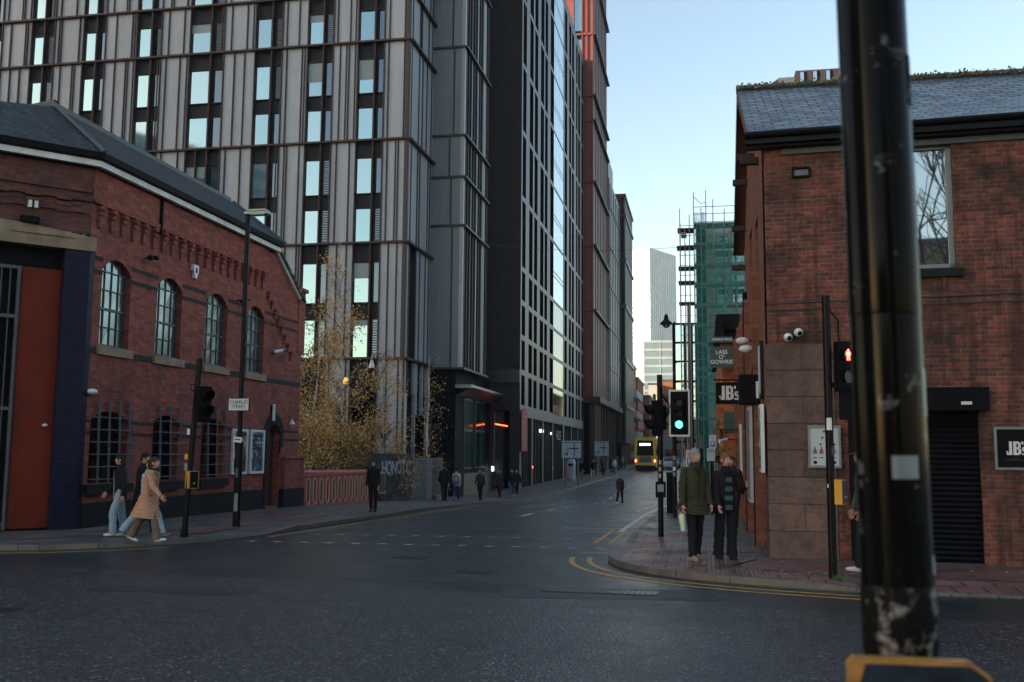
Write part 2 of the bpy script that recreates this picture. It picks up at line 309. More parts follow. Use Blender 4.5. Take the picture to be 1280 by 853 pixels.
# ---------------------------------------------------------------- mesh builder
class MB:
    def __init__(s): s.v = []; s.f = []; s.mi = []; s.cur = 0
    def poly(s, pts):
        i = len(s.v); s.v += [tuple(p) for p in pts]; s.f.append(tuple(range(i, i+len(pts)))); s.mi.append(s.cur); return s
    def box(s, a, b, Mx=None):
        x0, y0, z0 = a; x1, y1, z1 = b
        if x0 > x1: x0, x1 = x1, x0
        if y0 > y1: y0, y1 = y1, y0
        if z0 > z1: z0, z1 = z1, z0
        p = [(x0, y0, z0), (x1, y0, z0), (x1, y1, z0), (x0, y1, z0), (x0, y0, z1), (x1, y0, z1), (x1, y1, z1), (x0, y1, z1)]
        if Mx is not None: p = [tuple(Mx @ Vector(q)) for q in p]
        i = len(s.v); s.v += p
        for f in ((0, 3, 2, 1), (4, 5, 6, 7), (0, 1, 5, 4), (1, 2, 6, 5), (2, 3, 7, 6), (3, 0, 4, 7)):
            s.f.append(tuple(i+k for k in f)); s.mi.append(s.cur)
        return s
    def tube(s, pts, r, seg=8, caps=True):
        pts = [Vector(p) for p in pts]; n = len(pts); rr = r if isinstance(r, (list, tuple)) else [r]*n
        i0 = len(s.v); ref = None
        for k, p in enumerate(pts):
            d = (pts[min(k+1, n-1)]-pts[max(k-1, 0)]).normalized()
            if ref is None or abs(ref.dot(d)) > .98: ref = Vector((0, 0, 1)) if abs(d.z) < .9 else Vector((1, 0, 0))
            a = d.cross(ref).normalized(); b = a.cross(d).normalized(); ref = b
            rx, ry = rr[k] if isinstance(rr[k], tuple) else (rr[k], rr[k])
            for j in range(seg):
                t = 2*math.pi*j/seg; s.v.append(tuple(p+a*math.cos(t)*rx+b*math.sin(t)*ry))
        for k in range(n-1):
            for j in range(seg):
                q = i0+k*seg; s.f.append((q+j, q+(j+1) % seg, q+seg+(j+1) % seg, q+seg+j)); s.mi.append(s.cur)
        if caps:
            s.f.append(tuple(i0+j for j in range(seg))[::-1]); s.mi.append(s.cur)
            s.f.append(tuple(i0+(n-1)*seg+j for j in range(seg))); s.mi.append(s.cur)
        return s
    def lathe(s, c, prof, seg=16, Mx=None):
        i0 = len(s.v)
        for r, z in prof:
            for j in range(seg):
                t = 2*math.pi*j/seg; p = Vector((r*math.cos(t), r*math.sin(t), z))
                if Mx is not None: p = Mx @ p
                s.v.append(tuple(p+Vector(c)))
        for k in range(len(prof)-1):
            for j in range(seg):
                q = i0+k*seg; s.f.append((q+j, q+(j+1) % seg, q+seg+(j+1) % seg, q+seg+j)); s.mi.append(s.cur)
        return s
    def ell(s, c, r, seg=12, rings=8, Mx=None):
        prof = []
        i0 = len(s.v); c = Vector(c)
        for k in range(rings+1):
            ph = math.pi*k/rings
            for j in range(seg):
                t = 2*math.pi*j/seg; p = Vector((r[0]*math.sin(ph)*math.cos(t), r[1]*math.sin(ph)*math.sin(t), -r[2]*math.cos(ph)))
                if Mx is not None: p = Mx @ p
                s.v.append(tuple(p+c))
        for k in range(rings):
            for j in range(seg):
                q = i0+k*seg; s.f.append((q+j, q+(j+1) % seg, q+seg+(j+1) % seg, q+seg+j)); s.mi.append(s.cur)
        return s
    def pan(s, outer, holes, o, u, depth=0, rev=True):
        """wall sheet: 2D outline (u, z) with holes; outward normal n = u x z; holes get reveals running inwards by depth"""
        o = Vector(o); u = Vector(u).normalized(); nrm = u.cross(Vector((0, 0, 1)))
        vs = [Vector(p) for p in outer]; es = [(i, (i+1) % len(outer)) for i in range(len(outer))]
        for h in holes:
            b = len(vs); vs += [Vector(p) for p in h]; es += [(b+i, b+(i+1) % len(h)) for i in range(len(h))]
        V, E_, F_, *_ = geometry.delaunay_2d_cdt(vs, es, [], 1, 1e-6)
        def inside(p, poly):
            c = False; n = len(poly)
            for i in range(n):
                a, b = poly[i], poly[(i+1) % n]
                if (a[1] > p[1]) != (b[1] > p[1]) and p[0] < (b[0]-a[0])*(p[1]-a[1])/(b[1]-a[1])+a[0]: c = not c
            return c
        def to(p, d=0): return tuple(o+u*p[0]+Vector((0, 0, p[1]))-nrm*d)
        for f in F_:
            c = sum((V[i] for i in f), Vector((0, 0)))/len(f)
            if not inside(c, outer) or any(inside(c, h) for h in holes): continue
            pts = [to(V[i]) for i in f]
            nn = (Vector(pts[1])-Vector(pts[0])).cross(Vector(pts[2])-Vector(pts[0]))
            s.poly(pts if nn.dot(nrm) > 0 else pts[::-1])
        if depth and rev:
            for h in holes:
                for i in range(len(h)):
                    a, b = h[i], h[(i+1) % len(h)]; s.poly([to(a), to(b), to(b, depth), to(a, depth)])
        return s
    def mesh(s, name, mats, smooth=False):
        me = bpy.data.meshes.new(name); me.from_pydata(s.v, [], s.f)
        mats = mats if isinstance(mats, (list, tuple)) else [mats]
        for k in mats: me.materials.append(M[k] if isinstance(k, str) else k)
        uv = me.uv_layers.new(name='UVMap'); data = uv.data
        for p in me.polygons:
            p.material_index = s.mi[p.index]
            n = p.normal
            if smooth: p.use_smooth = True
            if abs(n.z) > .75:
                for li in p.loop_indices: c = me.vertices[me.loops[li].vertex_index].co; data[li].uv = (c.x, c.y)
            else:
                t = Vector((-n.y, n.x, 0)).normalized() if (abs(n.x)+abs(n.y)) > 1e-6 else Vector((1, 0, 0))
                w = n.cross(t); k = 1 if abs(n.z) < .05 else None
                for li in p.loop_indices:
                    c = me.vertices[me.loops[li].vertex_index].co
                    data[li].uv = (t.dot(c), c.z if k else w.dot(c)*(1 if w.z > 0 else -1))
        return me
    def build(s, name, mats, parent=None, smooth=False):
        o = bpy.data.objects.new(name, s.mesh(name, mats, smooth)); COL.objects.link(o)
        if parent is not None: o.parent = parent; o.location = woff(parent)
        if smooth:
            try: o.data.set_sharp_from_angle(angle=R(40))
            except Exception: pass
        return o
def tag(o, label=None, cat=None, group=None, kind=None):
    if label: o['label'] = label
    if cat: o['category'] = cat
    if group: o['group'] = group
    if kind: o['kind'] = kind
    return o
def thing(name, label, cat, loc=(0, 0, 0), group=None, rz=0):
    o = bpy.data.objects.new(name, None); COL.objects.link(o); o.location = loc; o.rotation_euler = (0, 0, rz); o.empty_display_size = .2
    return tag(o, label, cat, group)
WORLD = set()
def thingw(name, label, cat, loc, group=None):   # a thing whose parts are modelled in world coordinates
    o = thing(name, label, cat, loc, group); WORLD.add(o.name); return o
def woff(p): return -p.location if p.name in WORLD else Vector((0, 0, 0))
def inst(mesh, name, parent, loc=(0, 0, 0), rot=(0, 0, 0), scale=(1, 1, 1)):
    o = bpy.data.objects.new(name, mesh); COL.objects.link(o); o.parent = parent
    o.location = Vector(loc)+woff(parent); o.rotation_euler = rot; o.scale = scale; return o
def copy_tree(o, parent=None):
    kids = [c for c in COL.objects if c.parent is o]
    c = o.copy(); COL.objects.link(c)
    if parent is not None: c.parent = parent
    for k in kids: copy_tree(k, c)
    return c
def text(body, size, name, mat, parent, loc, rz=0, ext=.004, align='CENTER', sx=1., bold=0., space=1., line=1.):
    cu = bpy.data.curves.new(name, 'FONT'); cu.body = body; cu.size = size; cu.extrude = ext; cu.align_x = align; cu.align_y = 'CENTER'
    cu.offset = bold; cu.space_character = space; cu.space_line = line
    t = bpy.data.objects.new(name, cu); COL.objects.link(t); bpy.context.view_layer.update()
    me = bpy.data.meshes.new_from_object(t.evaluated_get(bpy.context.evaluated_depsgraph_get())); bpy.data.objects.remove(t)
    me.materials.clear(); me.materials.append(M[mat])
    o = bpy.data.objects.new(name, me); COL.objects.link(o); o.parent = parent; o.location = Vector(loc)+woff(parent)
    o.rotation_euler = (R(90), 0, rz); o.scale = (sx, 1, 1); return o
def lerp(a, b, t): return a+(b-a)*t

# ---------------------------------------------------------------- the ground
GY = [-400, 24, 32, 40, 48, 56, 66, 80, 100, 114, 140, 200, 400, 3000]
GZ = [0, 0, -.12, -.35, -.65, -.9, -.75, -.6, -.55, -.3, .1, .6, 1.5, 1.5]
def g(y):
    for i in range(len(GY)-1):
        if y <= GY[i+1]:
            t = max(0, (y-GY[i])/(GY[i+1]-GY[i])); return GZ[i]+(GZ[i+1]-GZ[i])*t
    return GZ[-1]
def sheet(poly, off, step=2., name=None, mat=None, kind=None, xs=8.):
    """flat polygon draped over the ground profile"""
    x0, x1 = min(p[0] for p in poly), max(p[0] for p in poly); y0, y1 = min(p[1] for p in poly), max(p[1] for p in poly)
    vs = []; es = []
    n = len(poly)
    for i in range(n):
        a, b = poly[i], poly[(i+1) % n]; k = max(1, int(abs(b[1]-a[1])/step))
        for j in range(k): vs.append(Vector((lerp(a[0], b[0], j/k), lerp(a[1], b[1], j/k))))
    es = [(i, (i+1) % len(vs)) for i in range(len(vs))]
    y = math.ceil(y0/step)*step
    while y < y1:
        x = x0
        while x < x1: vs.append(Vector((x, y))); x += xs
        y += step
    V, E_, F_, *_ = geometry.delaunay_2d_cdt(vs, es, [], 1, 1e-5)
    mb = MB(); pl = poly
    def inside(p):
        c = False
        for i in range(n):
            a, b = pl[i], pl[(i+1) % n]
            if (a[1] > p[1]) != (b[1] > p[1]) and p[0] < (b[0]-a[0])*(p[1]-a[1])/(b[1]-a[1])+a[0]: c = not c
        return c
    for f in F_:
        c = sum((V[i] for i in f), Vector((0, 0)))/len(f)
        if inside(c):
            pts = [(V[i].x, V[i].y, g(V[i].y)+off) for i in f]
            nn = (Vector(pts[1])-Vector(pts[0])).cross(Vector(pts[2])-Vector(pts[0]))
            mb.poly(pts if nn.z > 0 else pts[::-1])
    return mb
mb = MB(); ys = [-400, -100, -40, 0, 12, 18, 24, 28, 32, 36, 40, 44, 48, 52, 56, 61, 66, 73, 80, 90, 100, 107, 114, 127, 140, 170, 200, 300, 400, 900, 3000]
xsr = [-2500, -600, -100, -40, -20, -10, 0, 10, 20, 60, 300, 2500]
for i in range(len(ys)-1):
    for j in range(len(xsr)-1):
        mb.poly([(xsr[j], ys[i], g(ys[i])), (xsr[j+1], ys[i], g(ys[i])), (xsr[j+1], ys[i+1], g(ys[i+1])), (xsr[j], ys[i+1], g(ys[i+1]))])
tag(mb.build('road', 'asphalt'), kind='structure')

KL = [(-80, 10.5), (-30, 13.6), (-16, 15.2), (-12.16, 15.7), (-10.9, 16.4), (-9.9, 17.6), (-9.35, 19), (-9.2, 21.2), (-8.85, 24), (-8.8, 28.3), (-8.9, 34), (-9.5, 44), (-9.4, 52), (-9.2, 62), (-8.9, 80), (-8.8, 127), (-8.8, 160), (-6.5, 190), (-3, 225)]
KR = [(80, 10.0), (20, 12.9), (8, 13.6), (3.95, 13.85), (3.1, 13.82), (2.0, 13.95), (1.2, 14.15), (.6, 14.35), (-.1, 14.7), (-.8, 15.2), (-1.3, 15.9), (-1.58, 16.7), (-1.66, 17.6), (-1.6, 19), (-1.52, 22.3), (-1.45, 31.5), (-1.35, 45), (-1.3, 62), (-1.4, 90), (-1.6, 127), (-1.6, 160), (.8, 190), (4.5, 225)]
def offs(pl, d):
    out = []
    for i, p in enumerate(pl):
        a = Vector(pl[max(i-1, 0)]); b = Vector(pl[min(i+1, len(pl)-1)]); t = (b-a).normalized(); out.append((p[0]-t.y*d, p[1]+t.x*d))
    return out
def dens(pl, st=.9):
    out = []
    for i in range(len(pl)-1):
        a, b = Vector(pl[i]), Vector(pl[i+1]); k = max(1, int((b-a).length/st)) if (b-a).length < 40 else 12
        for j in range(k): q = a.lerp(b, j/k); out.append((q.x, q.y))
    return out+[pl[-1]]
def smoothpl(pl, it=2):
    for _ in range(it):
        o = [pl[0]]
        for i in range(len(pl)-1):
            a, b = Vector(pl[i]), Vector(pl[i+1]); o += [tuple(a.lerp(b, .25)), tuple(a.lerp(b, .75))]
        pl = o+[pl[-1]]
    return pl
KLs, KRs = smoothpl(KL), smoothpl(KR)
def kerb_h(x, y):   # dropped at the crossings
    def dip(c, r): 
        d = math.hypot(x-c[0], y-c[1]); return max(0, min(1, (r-d)/1.0))
    t = max(dip((-9.5, 18.9), 2.6), dip((3.3, 13.8), 2.0)*.8, dip((-1.6, 19.6), 1.9)*.85)
    return .11-.085*t
def pavement(line, side, name):
    inner = offs(line, side*.16)
    # kerb stones
    P = dens(line); Q = offs(P, side*.16); k = MB(); L = 0
    for i in range(len(P)-1):
        a, b, c, d = P[i], P[i+1], Q[i+1], Q[i]; ha, hb = kerb_h(*a), kerb_h(*b)
        L1 = L+math.hypot(b[0]-a[0], b[1]-a[1])
        k.poly([(a[0], a[1], g(a[1])+ha), (b[0], b[1], g(b[1])+hb), (c[0], c[1], g(c[1])+hb+.005), (d[0], d[1], g(d[1])+ha+.005)][::1 if side > 0 else -1])
        k.poly([(a[0], a[1], g(a[1])-.02), (b[0], b[1], g(b[1])-.02), (b[0], b[1], g(b[1])+hb), (a[0], a[1], g(a[1])+ha)][::1 if side > 0 else -1])
        L = L1
    tag(k.build('kerb', 'kerb'), kind='structure')
    # apron between kerb and paving, following the drop
    P2 = Q; Q2 = offs(P, side*.9); a_ = MB()
    for i in range(len(P2)-1):
        a, b, c, d = P2[i], P2[i+1], Q2[i+1], Q2[i]; ha, hb = kerb_h(*P[i])+.005, kerb_h(*P[i+1])+.005
        a_.poly([(a[0], a[1], g(a[1])+ha), (b[0], b[1], g(b[1])+hb), (c[0], c[1], g(c[1])+.104), (d[0], d[1], g(d[1])+.104)][::1 if side > 0 else -1])
    return a_, Q2
aL, QL = pavement(KLs, 1, 'left')
aR, QR = pavement(KRs, -1, 'right')
def addsheet(mb, other): 
    i = len(mb.v); mb.v += other.v; mb.f += [tuple(i+k for k in f) for f in other.f]; mb.mi += other.mi
s = sheet(QL+[(-60, 225), (-80, 225)], .104, xs=20); addsheet(s, aL); tag(s.build('pavement', 'paving'), kind='structure')
ap = MB(); ak = MB()
for f_ in aR.f:
    P = [aR.v[i] for i in f_]; (ap if P[0][1] < 22 else ak).poly(P)
tag(ap.build('block_paving', 'tactile'), kind='structure'); aR = ak
s = sheet(QR+[(60, 225), (80, 225)], .104, xs=20); addsheet(s, aR); tag(s.build('pavement', 'paving'), kind='structure')
# red paving areas
def redsheet(poly, mat, name='block_paving', off=.109): tag(sheet(poly, off, xs=1, step=1).build(name, mat), kind='structure')
redsheet([(1.0, 15.3), (.4, 15.9), (.8, 16.9), (12, 16.2), (12, 14.4), (4, 14.9), (2.4, 14.95)], 'redpav')
redsheet([(-.62, 16.1), (-.72, 17.0), (.9, 17.05), (.5, 15.95), (.1, 15.6), (-.2, 15.75)], 'tactile', 'tactile_paving')
redsheet([(-.70, 17.9), (-.7, 19.1), (.95, 19.2), (.95, 18.0)], 'tactile', 'tactile_paving')
redsheet([(-.68, 19.9), (-.66, 21.6), (-.15, 21.6), (-.15, 19.9)], 'tactile', 'tactile_paving')
redsheet([(-11.0, 17.6), (-10.6, 20.6), (-8.9+-1.2, 23.2), (-10.1, 19.2)][::-1], 'redpav')
redsheet([(-13.0, 24), (-9.9, 24), (-9.9, 25.6), (-13.0, 26.2)], 'redpav')

# road markings
def strip(pl, w, off, mb, st=.7):
    P = dens(pl, st); A = offs(P, w/2); B = offs(P, -w/2)
    for i in range(len(P)-1):
        mb.poly([(B[i][0], B[i][1], g(B[i][1])+off), (B[i+1][0], B[i+1][1], g(B[i+1][1])+off), (A[i+1][0], A[i+1][1], g(A[i+1][1])+off), (A[i][0], A[i][1], g(A[i][1])+off)][::-1])
def sub(pl, i0, i1): return pl[i0:i1]
def cutline(line, f): return [p for p in dens(line, .4) if f(p)]
def marking(mb, mat, nm='road_marking'):
    # make sure faces look up
    for k, f in enumerate(mb.f):
        a, b, c = (Vector(mb.v[i]) for i in f[:3])
        if (b-a).cross(c-a).z < 0: mb.f[k] = f[::-1]
    tag(mb.build(nm, mat), kind='structure')
y1 = MB()
for d in (.32, .62):
    strip(cutline(offs(smoothpl(KR, 2), d), lambda p: p[1] < 17.9-d*.4 and p[0] < 2.2), .09, .004, y1)
    strip(cutline(offs(smoothpl(KR, 2), d), lambda p: 19.9 < p[1] < 24), .09, .004, y1)
strip(cutline(offs(smoothpl(KL, 2), -.35), lambda p: p[1] < 17.6 and p[0] > -30), .10, .004, y1)
strip(cutline(offs(smoothpl(KL, 2), -.30), lambda p: 19.4 < p[1] < 150), .09, .004, y1)
marking(y1, 'lineyellow')
w1 = MB()
strip(cutline(offs(smoothpl(KR, 2), .40), lambda p: 23 < p[1] < 60), .14, .005, w1)
strip([(-2.2, 18.30), (-1.75, 18.32)], .06, .005, w1)
strip([(-3.4, 24.1), (-1.9, 24.3)], .12, .005, w1)
marking(w1, 'linewhite')
w2 = MB()
for i in range(20):
    y = 29.3+i*4.0+(1.2 if i else 0)
    strip([(-5.35-.02*i, y), (-5.37-.02*i, y+2.1)], .12, .005, w2)
    if i > 0: strip([(-2.35-.0*i, y+1.2), (-2.35, y+3.2)], .11, .005, w2)
for i in range(5): strip([(-6.9-.08*i, 38+i*4), (-6.95-.08*i, 40.3+i*4)], .10, .005, w2)
marking(w2, 'linewhite')
w3 = MB()   # crossing studs
for i in range(14): strip([(-8.95+i*.53, 18.75+i*.03), (-8.95+i*.53+.17, 18.76+i*.03)], .1, .005, w3)
for i in range(12): strip([(-8.4+i*.55, 20.75+i*.04), (-8.4+i*.55+.16, 20.76+i*.04)], .1, .005, w3)
marking(w3, 'linewhite')
w4 = MB()   # faded worded marking in the near lane
for i in range(5): strip([(-4.3+i*.26, 27.2), (-4.22+i*.26, 28.2)], .09, .005, w4)
marking(w4, 'faded')
mt = MB()   # resurfaced trench with dark seam
strip([(-2.6, 12.9), (-.5, 13.15), (.1, 13.3)], .95, .003, mt)
marking(mt, plain('patched_asphalt', (.028, .032, .036), .55, bs=.4), 'road_patch')
def patch(poly, mat='patch2'):
    tag(sheet(poly, .003, xs=1, step=1).build('road_patch', mat), kind='structure')
M['patch2'] = plain('older_asphalt_patch', (.022, .026, .028), .42, var=.3, bs=.4, spec=.7); M['patch3'] = plain('tarry_asphalt_patch', (.008, .010, .011), .36, var=.3, bs=.3, spec=.7)
patch([(-7.8, 11.7), (-6.9, 11.8), (-6.1, 11.75), (-5.6, 11.95), (-5.7, 12.3), (-6.6, 12.2), (-7.9, 12.1)]); patch([(-6.4, 22.6), (-4.4, 22.7), (-4.4, 23.5), (-6.5, 23.4)]); 
patch([(-4.0, 31), (-3.0, 31), (-3.1, 39), (-4.1, 39)], 'patch3'); patch([(-5.5, 13.7), (-2.4, 13.6), (-2.4, 14.0), (-5.5, 14.1)])
def cover(x, y, w, d, rz, label, bars=True, grp=None):
    t = thing('manhole_cover', label, 'manhole cover', (x, y, g(y)), grp, rz)
    f = MB(); f.box((-w/2-.04, -d/2-.04, -.02), (w/2+.04, d/2+.04, .006)); f.build('frame', 'iron', t)
    p = MB(); p.box((-w/2, -d/2, -.01), (w/2, d/2, .010))
    n = int(w/.07)
    for i in range(n):
        xx = -w/2+.04+i*(w-.06)/max(1, n-1); p.box((xx-.012, -d/2+.02, .010), (xx+.012, d/2-.02, .016))
    p.build('grating', 'coverplate', t)
M['coverplate'] = plain('worn_cast_iron', (.035, .030, .028), .42, metal=.3)
M['polished'] = plain('polished_cast_iron', (.11, .105, .10), .35, metal=.5)
cover(-4.95, 16.5, .62, .5, 0, 'dark manhole cover nearer the crossing studs in mid road', grp='manhole covers in the road')
cover(-3.42, 14.75, .60, .45, .02, 'dark manhole cover in front of the patched trench', grp='manhole covers in the road')
cover(-7.9, 10.0, .7, .42, .1, 'rusty brown manhole cover at the left edge of the near road', grp='manhole covers in the road')
t = thing('drain_grating', 'long worn drain grating with polished bars in the patched trench', 'drain', (-1.35, 13.2, .003))
f = MB(); f.box((-.75, -.17, 0), (.75, .17, .008)); f.build('frame', 'coverplate', t)
f = MB()
for i in range(20):
    xx = -.70+i*.073; f.poly([(xx-.02, -.15, .012), (xx+.02, -.15, .012), (xx+.05, .15, .012), (xx+.01, .15, .012)])
f.build('bars', 'polished', t)

# ---------------------------------------------------------------- red brick building on the left corner
A = Vector((-13.2, 19.3, 0)); CU = Vector((.68, .735, 0)).normalized(); CN = CU.cross(Vector((0, 0, 1)))
MX = Matrix.Translation(A) @ Matrix.Rotation(math.atan2(CU.y, CU.x), 4, 'Z')   # local x along the wall, -y outwards
def arch(a, b, z0, zs, zc, n=8):   # opening outline with a segmental head
    return [(a, z0), (b, z0)]+[(lerp(b, a, i/n), zs+(zc-zs)*math.sin(math.pi*i/n)**.8) for i in range(n+1)]
bl = thingw('brick_building', 'low red brick building with arched windows, white gutter and navy corner pillar', 'building', tuple(A))
wins = [(19.8, 20.95), (22.1, 23.3), (24.55, 25.8), (27.0, 28.2)]; lows = [(19.66, 21.1), (22.2, 23.4), (24.6, 25.85)]
holes = [arch(a, b, 4.1, 5.82, 6.12) for a, b in wins]+[arch(a, b, 1.05, 2.45, 2.66) for a, b in lows]+[arch(28.62, 29.62, .1, 2.35, 2.62)]
mb = MB()
mb.pan([(19.3, -.5), (31.1, -.5), (31.1, 5.9), (30.7, 6.8), (28.75, 8.12), (19.3, 8.12)], holes, (-13.2, 0, 0), (0, 1, 0), .22)
mb.box((-13.25, 19.3, 7.22), (-13.12, 28.3, 7.34)); mb.box((-13.2, 19.3, 7.34), (-13.16, 28.2, 8.0))
for i in range(20):      # corbel table: stepped brick brackets
    y = 19.5+i*.44
    for k in range(4): mb.box((-13.21, y, 7.22-.12*(k+1)), (-13.06-.035*k, y+.13, 7.22-.12*k-.035))
    mb.box((-13.21, y+.02, 6.70), (-13.14, y+.11, 7.2))
for i in range(8):
    y = 28.3+i*.26; z = 6.72-i*.24
    for k in range(3): mb.box((-13.21, y, z-.1*(k+1)), (-13.08-.03*k, y+.13, z-.1*k-.03))
mb.pan([(0, -.5), (4, -.5), (4, 7.0), (0, 7.0)], [], (-13.2, 31.1, 0), (-1, 0, 0))
mb.box((-13.6, 30.75, 5.0), (-13.18, 31.3, 7.1)); mb.box((-13.7, 30.68, 7.1), (-13.1, 31.36, 7.22))
mb.box((-13.22, 29.75, -.3), (-13.05, 31.3, 1.55)); mb.box((-13.22, 29.7, 1.55), (-13.0, 31.35, 1.62))
mb.build('wall', 'brickL', bl)
mb = MB()      # the canted corner front
mb.pan([(-9, -.5), (-3.5, -.5), (-3.5, 6.5), (0, 6.5), (0, 8.12), (-9, 8.12)], [], A, CU)
for z, p in ((7.22, .07), (7.42, .05), (6.95, .05)): mb.box((-9, -p, z), (-.02, .0, z+.1), MX)
for i in range(9):
    for k in range(3): mb.box((-.75-i*.62, -.10+.03*k, 7.18-.13*k), (-.45-i*.62, 0, 7.25-.13*k+.01), MX)
mb.build('corner_wall', 'brickC', bl)
mb = MB(); mb.box((-.5, -.02, -.3), (0.005, .34, 6.12), MX); mb.box((-.5, .34, -.3), (-.02, .9, 6.12), MX)
mb.box((-13.4, 19.3, -.3), (-13.185, 19.48, 6.12)); mb.box((-4.0, -.02, -.3), (-3.4, .34, 6.12), MX); mb.build('glazed_pillar', 'navy', bl)
mb = MB()
mb.poly([MX @ Vector(p) for p in ((-4.0, -.06, 6.12), (.12, -.06, 6.12), (.12, -.06, 6.42), (-1.2, -.06, 6.55), (-4.0, -.06, 6.75))])
mb.box((-4.0, -.055, 6.12), (.12, .3, 6.42), MX); mb.box((-1.6, -.09, 6.36), (-.35, -.04, 6.40), MX); mb.build('lintel', 'stone', bl)
mb = MB(); mb.box((-3.4, .34, -.2), (-.5, .5, 6.3), MX); mb.box((-3.4, .30, 5.7), (-.5, .36, 6.12), MX); mb.box((-3.4, .05, 0), (-.5, .34, .12), MX); mb.build('porch_recess', 'black', bl)
dr = MB(); dr.box((-1.27, .26, .14), (-.5, .335, 5.68), MX); dr = dr.build('door', 'orange', bl)
k = MB(); k.ell(MX @ Vector((-.66, .2, 2.3)), (.06, .06, .04)); k.tube([MX @ Vector((-.66, .2, 2.3)), MX @ Vector((-.66, .28, 2.3))], .02); k.build('handle', 'white', dr, True)
mb = MB()
for i in range(12):
    x = -1.34-i*.17; mb.tube([MX @ Vector((x, .2, .12)), MX @ Vector((x, .2, 5.6))], .016+(.03 if i % 4 == 0 else 0), 6)
for z in (.2, 2.6, 4.55, 5.6): mb.box((-3.4, .17, z), (-1.3, .23, z+.07), MX)
mb.build('gate_grille', 'iron', bl)
mb = MB(); mb.box((-13.22, 19.48, -.6), (-13.17, 28.55, .64)); mb.box((-13.22, 29.66, -.6), (-13.03, 31.32, .6)); mb.build('plinth', 'plinth', bl)
mb = MB()
def bandz(z, h, segs):
    for a, b in segs: mb.box((-13.21, a, z), (-13.188, b, z+h))
full = [19.49]+[v for p in wins for v in p]+[31.0]
for z, h in ((5.98, .1), (5.68, .09)): bandz(z, h, [(full[i], full[i+1]) for i in range(0, len(full), 2)])
bandz(3.9, .14, [(19.49, 31.05)])
lf = [19.49]+[v for p in lows for v in p]+[28.5, 29.75, 31.0]
for z in (2.38, 2.12): bandz(z, .07, [(lf[i], lf[i+1]) for i in range(0, len(lf), 2)])
mb.build('brick_band', 'band', bl)
for a, b in wins:      # small paned iron windows, each with its glass and sill
    f = MB(); n = 4; zs = [4.14, 4.55, 4.97, 5.4, 5.82]
    for i in range(n+1): y = lerp(a+.03, b-.03, i/n); f.box((-13.36, y-.013, 4.12), (-13.32, y+.013, 6.1 if 0 < i < n else 5.86))
    for j, z in enumerate(zs): f.box((-13.365, a, z-.012-(.02 if j in (0, 2) else 0)), (-13.31, b, z+.012+(.012 if j in (0, 2) else 0)))
    f = f.build('window', 'iron', bl)
    q = MB()
    for i in range(n):
        for j in range(5):
            y0, y1_ = lerp(a+.03, b-.03, i/n)+.013, lerp(a+.03, b-.03, (i+1)/n)-.013; z0 = zs[j]+.012; z1 = (zs+[6.08])[j+1]-.012
            t1, t2 = random.uniform(-.004, .004), random.uniform(-.004, .004)
            q.poly([(-13.345+t1, y0, z0), (-13.345-t1, y1_, z0), (-13.345+t2, y1_, z1), (-13.345-t2, y0, z1)])
    q.build('pane', 'oldglass', f)
    q = MB(); q.box((-13.5, a-.1, 3.9), (-13.11, b+.1, 4.1)); q.build('sill', 'stone', f)
    q = MB(); q.poly([(-13.41, a-.1, 4), (-13.41, b+.1, 4), (-13.41, b+.1, 6.2), (-13.41, a-.1, 6.2)]); q.build('backing', 'black', f)
for a, b in lows:      # windows behind leaning iron security bars
    f = MB(); f.poly([(-13.41, a-.1, 1), (-13.41, b+.1, 1), (-13.41, b+.1, 2.7), (-13.41, a-.1, 2.7)]); f = f.build('barred_window', 'glassk', bl)
    q = MB(); n = 4 if b-a > 1.3 else 3
    for i in range(n):
        y = lerp(a+.1, b-.14, i/(n-1)); q.poly([(-13.02, y-.03, 1.05), (-13.02, y+.05, 1.05), (-13.12, y+.12, 2.92), (-13.12, y+.04, 2.92)]); q.poly([(-13.03, y+.05, 1.05), (-13.03, y-.03, 1.05), (-13.13, y+.04, 2.92), (-13.13, y+.12, 2.92)])
    q.build('security_bar', plain('painted_flat_bar', (.05, .06, .07), .7), f)
    q = MB()
    for j in range(6): z = 1.15+j*.27; q.tube([(-13.18, a-.12, z), (-13.0, a-.12, z), (-13.0, b+.12, z), (-13.18, b+.12, z)], .012, 6)
    q.build('cross_rail', 'iron', f)
    q = MB(); q.box((-13.3, a-.15, .82), (-13.06, b+.15, 1.03)); q.build('sill', 'plinth', f)
mb = MB(); mb.pan(arch(28.42, 29.82, 1.9, 2.55, 2.98), [arch(28.62, 29.62, 1.7, 2.35, 2.62)], (-13.17, 0, 0), (0, 1, 0), .05); mb.box((-13.2, 28.5, 0), (-13.16, 28.62, 2.3)); mb.build('door_arch', 'plinth', bl)
mb = MB(); mb.box((-13.6, 28.55, -.3), (-13.42, 29.7, 2.8)); mb.build('side_door', plain('dark_red_door', (.05, .015, .012), .6), bl)
def edge(s, off, z):   # eaves line with offset outwards
    return None
def offc(d):           # corner point of walls offset outwards by d
    a = Vector((1, 0, 0)); b = CN; k = 1/(1+a.dot(b)); return A+(a+b)*d*k
def rim(d0, z0, d1, z1, mb, y1=28.75, s=-9, end1=None):
    P = [A+CU*s+CN*d0, offc(d0), Vector((-13.2+d0, y1, 0))]; Q = [A+CU*s+CN*d1, offc(d1), Vector((-13.2+d1, end1 or y1, 0))]
    for i in range(2): mb.poly([(P[i].x, P[i].y, z0), (P[i+1].x, P[i+1].y, z0), (Q[i+1].x, Q[i+1].y, z1), (Q[i].x, Q[i].y, z1)])
h0, h1 = offc(.3), offc(-1.55); EL = A+CU*-9+CN*.3; RL = Vector((-27, 23.2, 0))
def v3(p, z): return (p[0], p[1], z)
